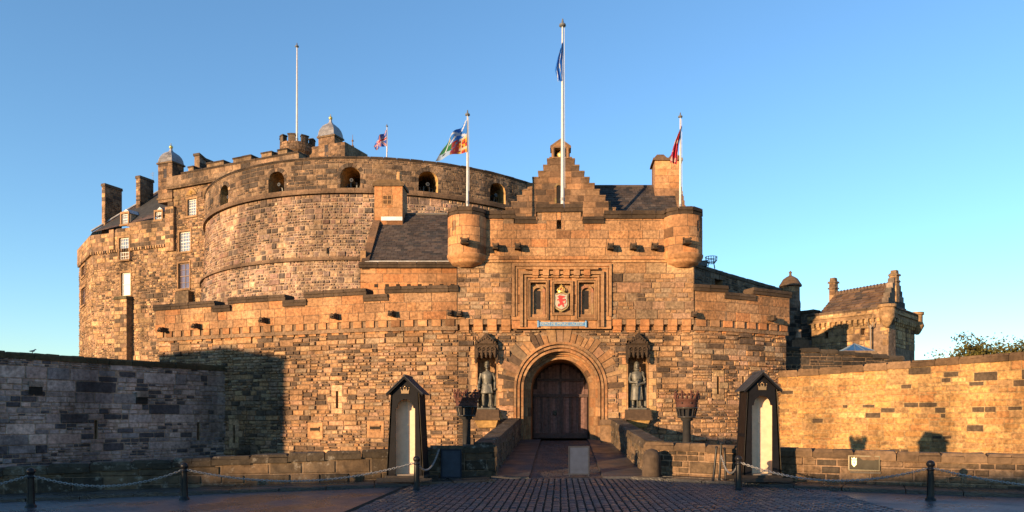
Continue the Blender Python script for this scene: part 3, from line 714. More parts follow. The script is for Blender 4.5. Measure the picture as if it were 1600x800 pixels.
# round corner turrets
for px, sl in ((731, 711), (1066, 1086)):
    cxx, cyy, r = gx(px), YG - .1, 1.0
    CP = Path(arc(cxx, cyy, r, 90, 450, 40)); L = CP.len
    mb = MB(); o = (cxx, cyy, 0)
    mb.lathe(o, [(r, gz(402)), (r, gz(343))], 40, MORTAR, sm=False)
    sa = CP.s(sl, L * .25 if px < 900 else L * .5, L * .5 if px < 900 else L * .75) if False else L * (.40 if px < 900 else .62)
    hs = [(sa - .09, sa + .09, gz(367), gz(352))]
    masonry(mb, CP, 0, L, gz(402), gz(343), PAL['ashlar'], (.42, .48), (7, 8), (1,), (1.3, 2.2), (.012, .02), .012, hs, None, sub=.15, e=.012)
    mb.box(CP, sa - .1, sa + .1, -.05, .004, gz(367), gz(352), (.01, .009, .008))
    mb.lathe(o, [(.42, gz(420)), (.55, gz(417.5)), (.8, gz(415)), (.86, gz(412)), (.84, gz(411.5)), (.98, gz(409)), (1.03, gz(406)), (1.06, gz(403)), (1.06, gz(401.5)), (1.0, gz(401))], 40, (.45, .28, .16))
    mb.lathe((cxx, cyy, 0), [(.9, gz(344)), (.9, gz(343))], 24, (.1, .08, .06))
    tur = mb.build("corner_turret", M['ashlar'], gate)
    mb = MB()
    for k in range(9): coping(mb, CP, L * k / 9, L * (k + 1) / 9, -.25, .10, gz(343), gz(332), ln=(.7, .8))
    mb.lathe((cxx, cyy, 0), [(.85, gz(342)), (.85, gz(335))], 24, (.07, .06, .05)); mb.build("coping", M['ashlar'], tur)
    spout(CP, L * .5 + (0.02 if px < 900 else 0), gz(387), 0, tur)
for px in (776, 810, 953, 988, 1021): spout(G, gx(px), gz(389), .28, gate)
spout(G, gx(1091) - .3, gz(493), .26, gate, .15, .45)
spout(G, gx(720), gz(492), .26, gate, .15, .45)

# ================================================================== CURTAIN WALLS EACH SIDE OF THE GATEHOUSE
CLp = Path(smooth([(X_(215, 44.4), 44.4), (X_(249, 43.6), 43.6), (X_(320, 42.3), 42.3), (X_(400, 41), 41), (X_(480, 39.9), 39.9), (X_(560, 38.9), 38.9), (X_(640, 38.25), 38.25), (gx(716), 38)], 6))
CRp = Path(smooth([(gx(1083), 38), (X_(1130, 38.5), 38.5), (X_(1180, 39.4), 39.4), (X_(1228, 40.5), 40.5)], 6))
def curtain(name, label, W, s0, s1, merlons, slits, boxes, spouts, seed):
    q = W.plan((s0 + s1) / 2)[0]; t = thing(name, label, "castle wall", (q.x, q.y, -2.5)); mb = MB()
    holes = [(W.s(px) - .07, W.s(px) + .07, *sorted((Z_(yb, W.plan(W.s(px))[0].y), Z_(ya, W.plan(W.s(px))[0].y))), 0, .5) for px, ya, yb in slits]
    wall(mb, W, s0, s1, -2.6, ZC0, 1.6, holes, .8)
    rects = [(h[0] - .33, h[1] + .33, h[2] - .3, h[3] + .33) for h in holes] + [(h[0] - .62, h[1] + .62, (h[2] + h[3]) / 2 - .2, (h[2] + h[3]) / 2 + .2) for h in holes]
    for px, py in boxes: s, z = W.at(px, py); rects.append((s - .5, s + .5, z - .48, z + .48))
    masonry(mb, W, s0, s1, -1.4, ZC0, PAL['gate'], (.40, .64), (.8, 2.0), (2, 2, 3, 3), (1.4, 3.6), (.015, .11), .016, rects, None, e=.03)
    for h in holes: slit(mb, W, (h[0] + h[1]) / 2, h[2], h[3], .14)
    ztop = lambda s: next(z for a, b, z in merlons if s <= b + 1e-6) - .34
    bs = sorted({s0, s1} | {m[1] for m in merlons if s0 < m[1] < s1})
    for a, b in zip(bs, bs[1:]):
        zt = ztop((a + b) / 2); wall(mb, W, a, b, ZC1, zt, 1.5, [], .8, d0=.26)
    mb.box(W, s0, s1, -1.2, .18, ZC0 - .01, ZC1 + .01, MORTAR, nseg=20)
    masonry(mb, W, s0, s1, ZC1, 9.2, PAL['ashlar'], (.42, .48), (2, 5), (1,), (1.4, 2.8), (.012, .024), .012, [], None, d0=.26, ztop=ztop, e=.012)
    mb.build("wall", M['stone'], t)
    mb = MB()
    for i, (a, b) in enumerate(zip(bs, bs[1:])):
        zt = ztop((a + b) / 2); hi = zt > 8.45 - .34
        coping(mb, W, a - (.1 if hi else -.1), b + (.1 if hi else -.1), -.45, .40, zt, zt + .34)
    mb.build("coping", M['ashlar'], t)
    corbels(W, s0, s1, ZC0 - .02, ZC1, t)
    for px, py in spouts: s, z = W.at(px, py); spout(W, s, z, .26, t, .15, .48)
    for px, py in boxes:
        s, z = W.at(px, py); mb = MB(); stone(mb, W, s - .5, s + .5, z - .45, z + .45, 0, .045, (.5, .33, .2), .015, .05)
        mb.box(W, s - .3, s + .3, .04, .10, z - .05, z - .01, (.45, .3, .19)); mb.box(W, s - .32, s + .32, .03, .055, z + .0, z + .17, (.035, .03, .026)); mb.box(W, s - .3, s + .3, .03, .14, z + .16, z + .22, (.42, .29, .18))
        mb.build("gun_loop", M['ashlar'], t)
    return t
e0, e1 = 0.2, CLp.len
px2s = lambda W, p: W.s(p)
mer = [(None, px2s(CLp, 341), 8.78), (None, px2s(CLp, 365), 8.46), (None, px2s(CLp, 450), 8.86), (None, px2s(CLp, 483), 8.52), (None, px2s(CLp, 575), 8.9), (None, px2s(CLp, 608), 8.55), (None, 99, 8.93)]
curtain("curtain_wall", "long curved stone wall with corbels and stepped dark coping, joining the gatehouse beside the slate-roofed lodge", CLp, px2s(CLp, 249), e1, mer,
        [(527, 611, 638), (366, 664, 692)], [(493, 673), (587, 671)], [(265, 517), (317, 511), (421, 502), (531, 496), (618, 492), (707, 491)], 1)
mer = [(None, px2s(CRp, 1130), 8.98), (None, px2s(CRp, 1172), 8.66), (None, 99, 9.02)]
curtain("curtain_wall", "short stone wall with corbels and stepped coping between gatehouse and golden wall", CRp, 0, px2s(CRp, 1228), mer,
        [(1122, 588, 616), (1161, 588, 614)], [], [(1196, 499)], 2)

# ================================================================== FLANKING WALLS
def plain_wall(name, label, W, s0, s1, z0, z1, pal, thick=1.0, cop=.34, over=.10, holes=(), band=(.4, .62), proud=(.01, .05), rows=(1, 2, 2, 3), ln=(1.4, 3.4), mat_='stone', copcol=(.085, .068, .05), cat="wall", bot=None, e=.03, copln=(.8, 1.5), extra=None, mcol=MORTAR):
    q = W.plan((s0 + s1) / 2)[0]; zt = z1 if callable(z1) else (lambda s: z1); zm = max(zt(s0), zt(s1), zt((s0 + s1) / 2))
    t = thing(name, label, cat, (q.x, q.y, z0)); mb = MB()
    wall(mb, W, s0, s1, z0, lambda s: zt(s) - cop + .01, thick, holes, .8, mcol)
    masonry(mb, W, s0, s1, z0 if bot is None else bot, zm - cop, pal, band, (1.0, 2.4), rows, ln, proud, .014, [(h[0] - .0, h[1] + .0, h[2], h[3]) for h in holes], None, ztop=lambda s: zt(s) - cop, e=e)
    if extra: extra(mb)
    mb.build("masonry", M[mat_], t)
    mb = MB(); n = max(1, int((s1 - s0) / 1.1))
    for k in range(n):
        a, b = s0 + (s1 - s0) * k / n, s0 + (s1 - s0) * (k + 1) / n; z = zt((a + b) / 2); v = R.uniform(.65, 1.35); c = tuple(x * v for x in copcol); j = R.uniform(-.015, .015)
        mb.box(W, a + .006, b - .006, -thick - over, over + j, z - cop, z - cop * .35, c, nseg=2); mb.box(W, a + .006, b - .006, -thick - over + .03, over - .03 + j, z - cop * .36, z + j * .5, tuple(x * 1.1 for x in c), tp=.05, nseg=2)
    mb.build("coping", M['ashlar'] if mat_ != 'lowstone' else M['lowstone'], t)
    return t
NW = Path([(-31, 23.4), (X_(0, 32.6), 32.6), (X_(180, 37), 37), (X_(366, 42.2), 42.2)])
nh = []
for px, ya, yb in ((150, 657, 686), (310, 660, 688)):
    s, z = NW.at(px, yb); nh.append((s - .07, s + .07, z, NW.at(px, ya)[1], 0, .5))
def north_extra(mb):
    for px, py in ((55, 606), (221, 622)):
        s, z = NW.at(px, py); mb.box(NW, s - .3, s + .3, .02, .14, z + .05, z + .3, (.2, .16, .13)); mb.box(NW, s - .28, s + .28, .03, .07, z - .3, z + .04, (.02, .018, .016))
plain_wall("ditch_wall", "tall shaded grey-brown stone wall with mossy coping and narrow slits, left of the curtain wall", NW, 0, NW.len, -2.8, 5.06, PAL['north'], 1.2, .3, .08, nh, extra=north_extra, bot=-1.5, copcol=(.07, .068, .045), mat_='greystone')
SW = Path(smooth([(X_(1182, 40.9), 40.9), (X_(1300, 38.6), 38.6), (X_(1450, 35.6), 35.6), (X_(1600, 31.9), 31.9), (24, 26.5), (28, 20)], 6))
ws = lambda s: lerp(4.6, 4.95, min(1, s / 9))
plain_wall("ditch_wall", "tall sunlit golden stone wall with weathered coping, right of the gatehouse", SW, 0, SW.len, -2.8, ws, PAL['golden'], 1.2, .36, .08, [], band=(.5, .72), rows=(2, 2, 3), ln=(1.5, 3.6), bot=-1.0, mcol=(.42, .31, .17), copcol=(.17, .125, .085), proud=(.008, .028))
lowz = lambda s: lerp(.45, 1.13, min(1, max(0, s / LOWL.len)) ** .9)
def lz(s):
    q = LOWL.plan(s)[0]; return 1.14 + .040 * min(0, q.x + 3)
plain_wall("low_wall", "low wet stone parapet wall behind the chain posts, left of the bridge", LOWL, 0, LOWL.len, -.8, lz, PAL['low'], .55, .26, .07, [], band=(.36, .5), rows=(1, 1, 2), ln=(1.6, 3), copcol=(.10, .08, .058), copln=(1.4, 2), bot=-.6, mat_='lowstone')
LWR = plain_wall("low_wall", "low wet stone parapet wall right of the bridge, with a metal plaque on it", LOWR, 0, LOWR.len, -.8, lambda s: lerp(1.22, 1.05, min(1, s / 9)), PAL['low'], .55, .26, .07, [], band=(.36, .5), rows=(1, 1, 2), ln=(1.6, 3), copcol=(.13, .10, .072), bot=-.2)
# bridge parapets: they run back from the low walls to the gate
BL = Path([(-2.3, 24.75), (-2.08, 37.8)]); BR = Path([(2.45, 37.8), (2.95, 25.3)])
def bz(y): return .83 * min(1, max(0, (y - 25) / 12.5))
for W, side, lab in ((BL, 'L', "stone bridge parapet on the left of the bridge, sunless inner side facing the road"), (BR, 'R', "stone bridge parapet climbing to the gate on the right with a square end pier")):
    q = W.plan(W.len / 2)[0]; t = thing("bridge_parapet", lab, "parapet", (q.x, q.y, bz(q.y))); mb = MB(); n = 11
    th = .62
    # the road side is the right hand of BL seen going away; build the core and both faces
    for k in range(n):
        a, b = W.len * k / n, W.len * (k + 1) / n; za, zb = bz(W.plan(a)[0].y), bz(W.plan(b)[0].y); H = .95
        p = [W(a, 0, za - 1.2), W(b, 0, zb - 1.2), W(b, -th, zb - 1.2), W(a, -th, za - 1.2), W(a, 0, za + H), W(b, 0, zb + H), W(b, -th, zb + H), W(a, -th, za + H)]
        mb.hexa(p, MORTAR)
        for r in range(4):
            s = a
            while s < b - .02:
                l = min(R.uniform(.3, .8), b - s); l = b - s if b - s - l < .15 else l
                z = bz(W.plan(s + l / 2)[0].y) - .05 + r * .25; stone(mb, W, s + .006, s + l - .006, z + .006, z + .244, 0, R.uniform(.01, .04), PAL['low'](s, z)); s += l
    e = W.len if side == 'R' else 0      # near end face
    F = (lambda s, d, z: W(e + (d if side == 'R' else -d), -s, z))
    for r in range(4):
        z = -.05 + r * .25; stone(mb, F, .01, th * .45, z + .006, z + .244, 0, .03, PAL['low'](r, z)); stone(mb, F, th * .45 + .012, th - .01, z + .006, z + .244, 0, .03, PAL['low'](r, z))
    mb.build("masonry", M['lowstone'], t); mb = MB()
    for k in range(n):
        a, b = W.len * k / n, W.len * (k + 1) / n; za, zb = bz(W.plan(a)[0].y) + .95, bz(W.plan(b)[0].y) + .95; v = R.uniform(.7, 1.3); g = .006; o = .07
        ea = .08 if (k == 0 and side == 'L') else -g; eb = .08 if (k == n - 1 and side == 'R') else -g
        for (o0, z0, z1) in ((o, 0, .15), (o - .04, .15, .27)):
            p = [W(a - ea, o0, za + z0), W(b + eb, o0, zb + z0), W(b + eb, -th - o0, zb + z0), W(a - ea, -th - o0, za + z0), W(a - ea, o0 - .03, za + z1), W(b + eb, o0 - .03, zb + z1), W(b + eb, -th - o0 + .03, zb + z1), W(a - ea, -th - o0 + .03, za + z1)]
            mb.hexa(p, tuple(x * v for x in (.11, .085, .062)))
    mb.build("coping", M['lowstone'], t)
    if side == 'R':
        mb = MB(); mb.box(Frame(0, 0), 2.0, 3.25, -37.2, -36.2, .3, 1.72, (.27, .2, .14), tp=.01); mb.box(Frame(0, 0), 1.93, 3.32, -37.27, -36.13, 1.72, 1.98, (.16, .12, .085), tp=.08); mb.build("end_pier", M['ashlar'], t)
    else:
        mb = MB()     # stones closing the corner towards the low wall
        Fc = Frame(-3.1, 24.55)
        mb.box(Fc, 0, .95, -.6, 0, -.5, 1.0, MORTAR)
        for r in range(4):
            for a, b in ((.0, .45), (.46, .94)): stone(mb, Fc, a + .006, b, r * .25 - .03, r * .25 + .214, 0, .03, PAL['low'](a, r))
        mb.build("end_pier", M['lowstone'], t)

# ================================================================== CROW-STEPPED HALL BEHIND THE GATEHOUSE
YB = 42.0
H_ = lambda s, d, z: (s, YB - d, z)
hall = thing("stepped_gable_hall", "brown stone hall with crow-stepped gable and dark slate roof above the gatehouse", "building", (0, YB, 8))
steps = [(855, 898, 248), (849, 905, 258), (841, 913, 267.5), (832, 921, 277), (824, 929, 286.5), (816, 937, 296), (808, 946, 305.5), (799, 954, 315), (790, 962, 324.5), (782, 970, 334)]
mb = MB(); prev = None
for i, (a, b, y) in enumerate(steps):
    y1 = steps[i + 1][2] if i + 1 < len(steps) else 400
    x0, x1, za, zb = X_(a, YB), X_(b, YB), Z_(y1, YB), Z_(y, YB)
    mb.box(H_, x0, x1, -.7, -.001, za, zb, (.22, .16, .12))
    hs = [(X_(869, YB), X_(877, YB), Z_(318, YB), Z_(288, YB))]
    masonry(mb, H_, x0, x1, max(za, Z_(345, YB)), zb, PAL['gable'], (.33, .37), (2, 4), (1,), (1.4, 2.6), (.01, .02), .01, hs, None, e=.012)
    for p, q in ((x0, x0 + .36), (x1 - .36, x1)): mb.box(H_, p - .02, q + .02, -.75, .04, zb - .06, zb + .02, (.2, .15, .11))
mb.build("gable", M['ashlar'], hall)
mb = MB(); xc = X_(873, YB); arch_band(mb, H_, xc, Z_(293, YB), .13, .24, Z_(318, YB), -.02, .04, (.26, .18, .12), nleg=3, narc=5)
mb.prism(H_, arch_pts(xc, Z_(293, YB), .13, Z_(318, YB), 8), -.05, -.03 + .035, (.02, .02, .025)); mb.build("window", M['ashlar'], hall)
ae = MB(); a, b = X_(861, YB), X_(891, YB); c = (a + b) / 2; zb, zt = Z_(248, YB), Z_(217, YB)
for sg in (-1, 1): ae.box(H_, c + sg * .43 - .1, c + sg * .43 + .1, -.75, .0, zb, zb + .62, (.3, .2, .13)); ae.lathe(H_(c + sg * .43, -.02, zb), [(.13, 0), (.09, .08), (.085, .5), (.14, .62)], 10, (.3, .2, .13))
ae.prism(H_, [(c - .6, zb + .6), (c + .6, zb + .6), (c + .6, zb + .72), (c, zt), (c - .6, zb + .72)], -.78, .08, (.22, .16, .11))
ae.prism(H_, [(c - .45, zb + .66), (c + .45, zb + .66), (c, zt - .14)], .07, .09, (.34, .22, .13)); ae.box(H_, a - .1, b + .1, -.8, .06, zb - .01, zb + .09, (.25, .18, .12))
ae.box(H_, c - .35, c + .35, -.75, -.5, zb + .08, zb + .62, (.1, .07, .05))
ae = ae.build("aedicule", M['ashlar'], hall)
cr = MB(); cr.lathe(H_(c, -.25, zb + .08), [(.2, 0), (.22, .05), (.19, .1), (.24, .2), (.2, .3), (.08, .38), (.03, .46)], 12, (.6, .4, .14)); cr.build("crown", M['gold'], ae)
# roofs: a short one behind the gable and the cross range to the right
YR = 44.6; zr, ze = Z_(292, YR), Z_(352, YB)
mb = MB(); xl, xr = X_(880, YB), X_(1066, YB)
slates(mb, (xl, YB + .0, ze), (xr, YB + .0, ze), (xr - .1, YR, zr), (xl, YR, zr), 17, .32, PAL['slate'], .025)
mb.add([(xl, YR, zr), (xr, YR, zr), (xr, YR + 3, ze - .5), (xl, YR + 3, ze - .5)], [(0, 1, 2, 3)], (.05, .045, .04))
mb.tube([(xl, YR, zr + .03), (xr, YR, zr + .03)], .09, 6, (.07, .055, .05))
zr2 = Z_(262, YB); xm = X_(877, YB)
for sg in (-1, 1): mb.add([(xm, YB - .0 + .3, zr2), (xm, YB + 6, zr2), (xm + sg * 2.9, YB + 6, zr2 - 3.4), (xm + sg * 2.9, YB + .3, zr2 - 3.4)], [(0, 1, 2, 3)], (.05, .045, .04))
mb.build("roof", M['slate'], hall)
mb = MB(); mb.box(H_, X_(800, YB), X_(1075, YB), -5.2, -.1, 8, ze + .05, (.3, .21, .14)); mb.build("wall", M['ashlar'], hall)
mb = MB(); Fs = Frame(X_(1068, YB), YB, rad(90))     # right hand skew gable, crow steps climbing to the chimney
for k in range(9):
    u0, u1 = k * .31, 2.9
    mb.box(Fs, u0 - .1, u1 + 2, -.18, .26, ze - .2 + k * .37, ze + .30 + k * .37, PAL['gable'](k, 2), tp=.0)
mb.build("skew_gable", M['ashlar'], hall)
mb = MB(); Fc = Frame(0, YR - .1); x0, x1 = X_(1021, YR), X_(1061, YR)
mb.box(Fc, x0, x1, -.9, .55, ze, Z_(256, YR), (.3, .2, .14)); 
for sf in (Fc,):
    masonry(mb, sf, x0, x1, Z_(300, YR), Z_(257, YR), PAL['ashlar'], (.38, .44), (2, 3), (1,), (1.4, 2.4), (.01, .02), .01, [], None, d0=.55, e=.012)
Fd = Frame(x1, YR - .65, rad(90)); masonry(mb, Fd, 0, 1.45, Z_(300, YR), Z_(257, YR), PAL['gable'], (.38, .44), (2, 3), (1,), (1.4, 2.4), (.01, .02), .01, [], None, e=.012)
mb.box(Fc, x0 - .12, x1 + .12, -1.0, .67, Z_(257, YR), Z_(253, YR), (.13, .1, .08), tp=.02)
for a, b in ((x0 - .05, (x0 + x1) / 2 - .03), ((x0 + x1) / 2 + .03, x1 + .05)): mb.box(Fc, a, b, -.95, .6, Z_(253, YR), Z_(246, YR), (.14, .105, .08), tp=.2)
mb.build("chimney", M['ashlar'], hall)

# ================================================================== LODGE WITH THE BIG SLATE ROOF
YL, YLR = 41.5, 44.8
L_ = lambda s, d, z: (s, YL - d, z)
lodge = thing("lodge", "low golden ashlar lodge with dark slate roof, left of the gatehouse turret", "building", (X_(640, YL), YL, 7))
x0, x1 = X_(563, YL), X_(714, YL); z1 = Z_(419, YL)
mb = MB(); wall(mb, L_, x0, x1, 5, z1, 1.0, []); masonry(mb, L_, x0, x1, 7.6, z1, PAL['ashlar'], (.4, .5), (2, 4), (1,), (1.6, 3), (.01, .02), .01, [], None, e=.012)
mb.box(L_, x0 - .0, x0 + .3, -6, 0, 5, z1 + 1, (.34, .24, .15))
for k in range(9): mb.box(L_, x0 + .8 + k * .62, x0 + 1.0 + k * .62, -.01, .035, Z_(449, YL), Z_(444, YL), (.03, .025, .02))
for k in range(5): coping(mb, L_, x0 - .05 + (x1 - x0) * k / 5, x0 - .05 + (x1 - x0) * (k + 1) / 5, -.3, .25, z1, Z_(410, YL), ln=(.9, 1.3))
mb.build("wall", M['ashlar'], lodge)
zE, zR = Z_(409, YL), Z_(335, YLR)
mb = MB(); slates(mb, (X_(571, YL), YL - .05, zE), (x1, YL - .05, zE), (x1, YLR, zR), (X_(600, YLR) - .5, YLR, zR), 24, .33, PAL['slate'], .028)
mb.tube([(x0, YLR, zR + .02), (x1, YLR, zR + .02)], .08, 6, (.1, .09, .08)); mb.add([(x0, YLR, zR), (x1, YLR, zR), (x1, YLR + 3, zE), (x0, YLR + 3, zE)], [(0, 1, 2, 3)], (.05, .045, .04))
mb.box(L_, X_(571, YL), x1, .04, .14, zE - .06, zE + .03, (.35, .34, .33))
mb.build("roof", M['slate'], lodge)
mb = MB(); A, B = Vector((X_(566, YL), YL - .1, zE - .1)), Vector((X_(592, YLR) - .15, YLR, zR + .15)); n = 9
for k in range(n):
    p, q = A.lerp(B, k / n), A.lerp(B, (k + 1) / n); q = q + (p - q) * .02; o = Vector((.42, 0, 0)); u = Vector((0, -.05, .14)); w = Vector((0, .1, -.4)); c = PAL['gable'](k, 7)
    mb.hexa([p + w, p + o + w, q + o + w, q + w, p + u, p + o + u, q + o + u, q + u], tuple(x * .8 for x in c))
mb.build("skew_coping", M['ashlar'], lodge)
YC = 44.0; Fc = Frame(0, YC); x0, x1 = X_(585, YC), X_(629, YC)
mb = MB(); mb.box(Fc, x0, x1, -1.3, 0, Z_(352, YC) - 1, Z_(291, YC), (.4, .27, .16)); hp = (X_(598, YC), X_(613, YC), Z_(320, YC), Z_(305, YC))
masonry(mb, Fc, x0, x1, Z_(352, YC), Z_(291, YC), PAL['ashlar'], (.5, .6), (2, 3), (1,), (1.2, 2), (.01, .016), .01, [hp], None, e=.012)
masonry(mb, Frame(x1, YC, rad(90)), 0, 1.3, Z_(352, YC), Z_(291, YC), PAL['ashlar'], (.5, .6), (2, 3), (1,), (1.2, 2), (.01, .016), .01, [], None, e=.012)
mb.box(Fc, x0 - .1, x1 + .1, -1.4, .1, Z_(291, YC), Z_(287, YC), (.14, .11, .075)); mb.prism(Fc, [(x0 - .1, Z_(287, YC)), (x1 + .1, Z_(287, YC)), (x1 - .25, Z_(281, YC)), (x0 + .2, Z_(281, YC))], -1.38, .08, (.17, .13, .085))
a, b, c, d = hp; mb.box(Fc, a, b, -.02, .005, c, d, (.12, .08, .05))
for k in range(3): mb.box(Fc, a, b, -.01, .03, c + k * (d - c) / 2.2, c + k * (d - c) / 2.2 + .05, (.42, .28, .16)); mb.box(Fc, a + k * (b - a) / 2.2, a + k * (b - a) / 2.2 + .05, -.01, .028, c, d, (.42, .28, .16))
ch = mb.build("chimney", M['ashlar'], lodge)
mb = MB(); mb.lathe((X_(620, YC), YC + .6, Z_(283, YC)), [(.2, 0), (.17, .1), (.15, .5), (.17, .55), (.13, .6), (.16, .72), (.1, .75)], 12, (.45, .33, .2)); mb.build("chimney_pot", M['ashlar'], ch)
mb = MB(); mb.box(Fc, X_(596, YC), X_(629, YC), 0, .08, Z_(345, YC), Z_(339, YC), (.55, .55, .56)); mb.build("flashing", M['lead'], ch)

# ================================================================== HALF-ROUND BATTERY
BX, BY, BR_ = -17.3, 78.9, 18.9
DR = Path(arc(BX, BY, BR_, 178, 372, 110))
bat = thing("round_battery", "huge rounded artillery battery of pinkish rubble with arched gun openings", "battery", (BX, BY, 6))
ZB2, ZB1 = Z_(299, 60), Z_(406, 60); ZBT = Z_(249, 60)
emb = []
for px, y0, y1 in ((352, 338, 303), (433, 307, 271), (548, 295, 262), (669, 306, 270), (777, 321, 287)):
    s = DR.s(px, DR.len * .02, DR.len * .8); emb.append((s - .8, s + .8, ZB2 + .25, ZB2 + 1.35, .62, 2.7))
mb = MB(); SA, SB = 0, DR.len
drum = lambda s, d, z: DR(s, d + max(0, (ZB2 - z)) * .045, z)
wall(mb, drum, SA, SB, ZB1, ZB2, 1.5, [], .9, (.40, .32, .25)); wall(mb, drum, SA, SB, -3, ZB1, 1.5, [], .9, (.40, .32, .25), d0=.12)
s_lo, s_hi = DR.len * .04, DR.len * .80
masonry(mb, drum, s_lo, s_hi, ZB1 + .2, ZB2 - .2, PAL['moon'], (.38, .56), (.7, 2), (1, 2, 2), (.9, 1.9), (.01, .09), .03, [], None, e=.06, wob=.05)
masonry(mb, drum, s_lo, s_hi, 10.2, ZB1 - .1, PAL['moon'], (.38, .56), (.7, 2), (1, 2, 2), (.9, 1.9), (.01, .09), .03, [], None, d0=.12, e=.06, wob=.05)
for px, py in ((425, 520), (516, 395)): pass
for px, y0, y1 in ((514, 397, 388),): s = DR.s(px, 0, DR.len * .8); mb.box(drum, s - .07, s + .07, .0, .09, Z_(y0, 60), Z_(y1, 60), (.01, .01, .01))
mb.build("drum_wall", M['farstone'], bat)
for z, o, h in ((ZB2 - .2, .30, .42), (ZB1 - .12, .34, .3)):
    s = SA + .2; mb = MB(); mb.box(drum, SA + .2, SB - 1, -.2, .1, z, z + h, (.15, .11, .085), nseg=80)
    while s < SB - 1: l = R.uniform(1, 1.6); v = R.uniform(.7, 1.25); mb.box(drum, s + .008, s + l - .008, -.2, o, z, z + h * .5, tuple(x * v for x in (.17, .13, .1)), nseg=2); mb.box(drum, s + .008, s + l - .008, -.2, o - .08, z + h * .5, z + h, tuple(x * v for x in (.2, .15, .115)), tp=.02, nseg=2); s += l
    mb.build("string_course", M['ashlar'], bat)
mb = MB(); wall(mb, DR, SA, SB, ZB2, ZBT, 3.2, emb, .9, d0=.1, rev=(.52, .36, .17), back=(.05, .045, .04))
rings = lambda s, z: any(abs(s - (h[0] + h[1]) / 2) < 1.02 and h[2] - .2 < z < h[3] + h[4] + .32 for h in emb)
masonry(mb, DR, s_lo, s_hi, ZB2 + .1, ZBT - .02, PAL['parapet'], (.38, .5), (2, 4), (1, 1, 2), (1.3, 2.6), (.01, .04), .02, [(h[0] - .22, h[1] + .22, h[2], h[3] + .1) for h in emb], rings, d0=.1, e=.03)
for h in emb:
    c = (h[0] + h[1]) / 2
    for k in range(9):
        a0, a1 = math.pi * (k + .05) / 9, math.pi * (k + .95) / 9; pl = [(c - r * math.cos(a), h[3] + r * (.78 if r < .9 else .85) * math.sin(a)) for a, r in ((a0, .8), (a1, .8), (a1, 1.12), (a0, 1.12))]
        mb.prism(DR, pl, .05, .13, PAL['parapet'](k, 1))
    for sg in (-1, 1):
        for k in range(3): x0, x1 = sorted((c + sg * .8, c + sg * (1.02 + .12 * (k % 2)))); stone(mb, DR, x0, x1, h[2] + k * .38, h[2] + k * .38 + .37, .1, .03, PAL['parapet'](k, 4))
    mb.box(DR, h[0] - .25, h[1] + .25, -.6, .2, h[2] - .16, h[2], (.2, .15, .1), tp=.01)
mb.build("parapet", M['farstone'], bat)
mb = MB()
for k in range(85): coping(mb, DR, SA + (SB - SA) * k / 60, SA + (SB - SA) * (k + 1) / 60, -3.2, .2, ZBT, ZBT + .2, (.07, .058, .05), ln=(.9, 1.2))
mb.build("coping", M['ashlar'], bat)
mb = MB(); pts = [DR(DR.len * k / 60, -3.0, ZBT - .4) for k in range(61)]; mb.add(pts, [tuple(range(61))], (.1, .09, .08)); mb.build("gun_platform", M['ashlar'], bat)
# guns in the openings
def make_gun(loc, ang):
    t = thing("cannon", "", "cannon", loc, "guns in the battery openings"); F = Frame(loc[0], loc[1], ang, loc[2]); q = Vector(F(0, 1, 0)) - Vector(F(0, 0, 0))
    mb = MB(); mb.tube([F(0, -1.2, .62), F(0, -1.05, .64), F(0, -1.0, .64), F(0, .2, .7), F(0, 1.0, .74), F(0, 1.1, .745), F(0, 1.15, .745)], [.08, .2, .21, .17, .12, .16, .15], 14, (.06, .065, .07)); mb.tube([F(0, 1.151, .745), F(0, 1.16, .745)], .075, 10, (.005, .005, .005)); mb.build("barrel", M['gloss'], t)
    mb = MB()
    for sg in (-1, 1): mb.prism(lambda s, d, z: F(d, s, z), [(-1.3, .1), (.4, .25), (.5, .75), (.1, .7), (-1.2, .35)], sg * .24 - .05, sg * .24 + .05, (.09, .10, .11))
    mb.tube([F(-.6, .1, .38), F(.6, .1, .38)], .05, 8, (.08, .09, .1)); mb.build("carriage", M['paint'], t)
    for sg in (-1, 1):
        mb = MB(); c = Vector(F(sg * .52, .1, .38)); ring_ = [F(sg * .52, .1 + .34 * math.cos(k * math.pi / 10), .38 + .34 * math.sin(k * math.pi / 10)) for k in range(21)]
        mb.tube(ring_, .045, 6, (.07, .075, .08)); mb.tube([F(sg * .47, .1, .38), F(sg * .58, .1, .38)], .07, 10, (.12, .12, .13))
        for k in range(5): mb.tube([F(sg * .52, .1 + .33 * math.cos(k * .628), .38 + .33 * math.sin(k * .628)), F(sg * .52, .1 - .33 * math.cos(k * .628), .38 - .33 * math.sin(k * .628))], .025, 5, (.07, .075, .08))
        mb.build("wheel", M['paint'], t)
    return t
GL = ["black cannon in the leftmost arched opening of the round battery", "black cannon in the second arched opening from the left, right of a rubble pier", "black cannon in the arched opening at the crest of the battery, beside the lodge chimney", "black cannon in the arched opening between lodge chimney and flag of several emblems", "black cannon in the rightmost arched opening, beside the stepped gable"]
for h, lab in zip(emb, GL):
    c = (h[0] + h[1]) / 2; x, y, z = DR(c, -1.35, h[2] + .005); n = DR.plan(c)[1]; g_ = make_gun((x, y, z), math.atan2(n.x, -n.y)); g_['label'] = lab

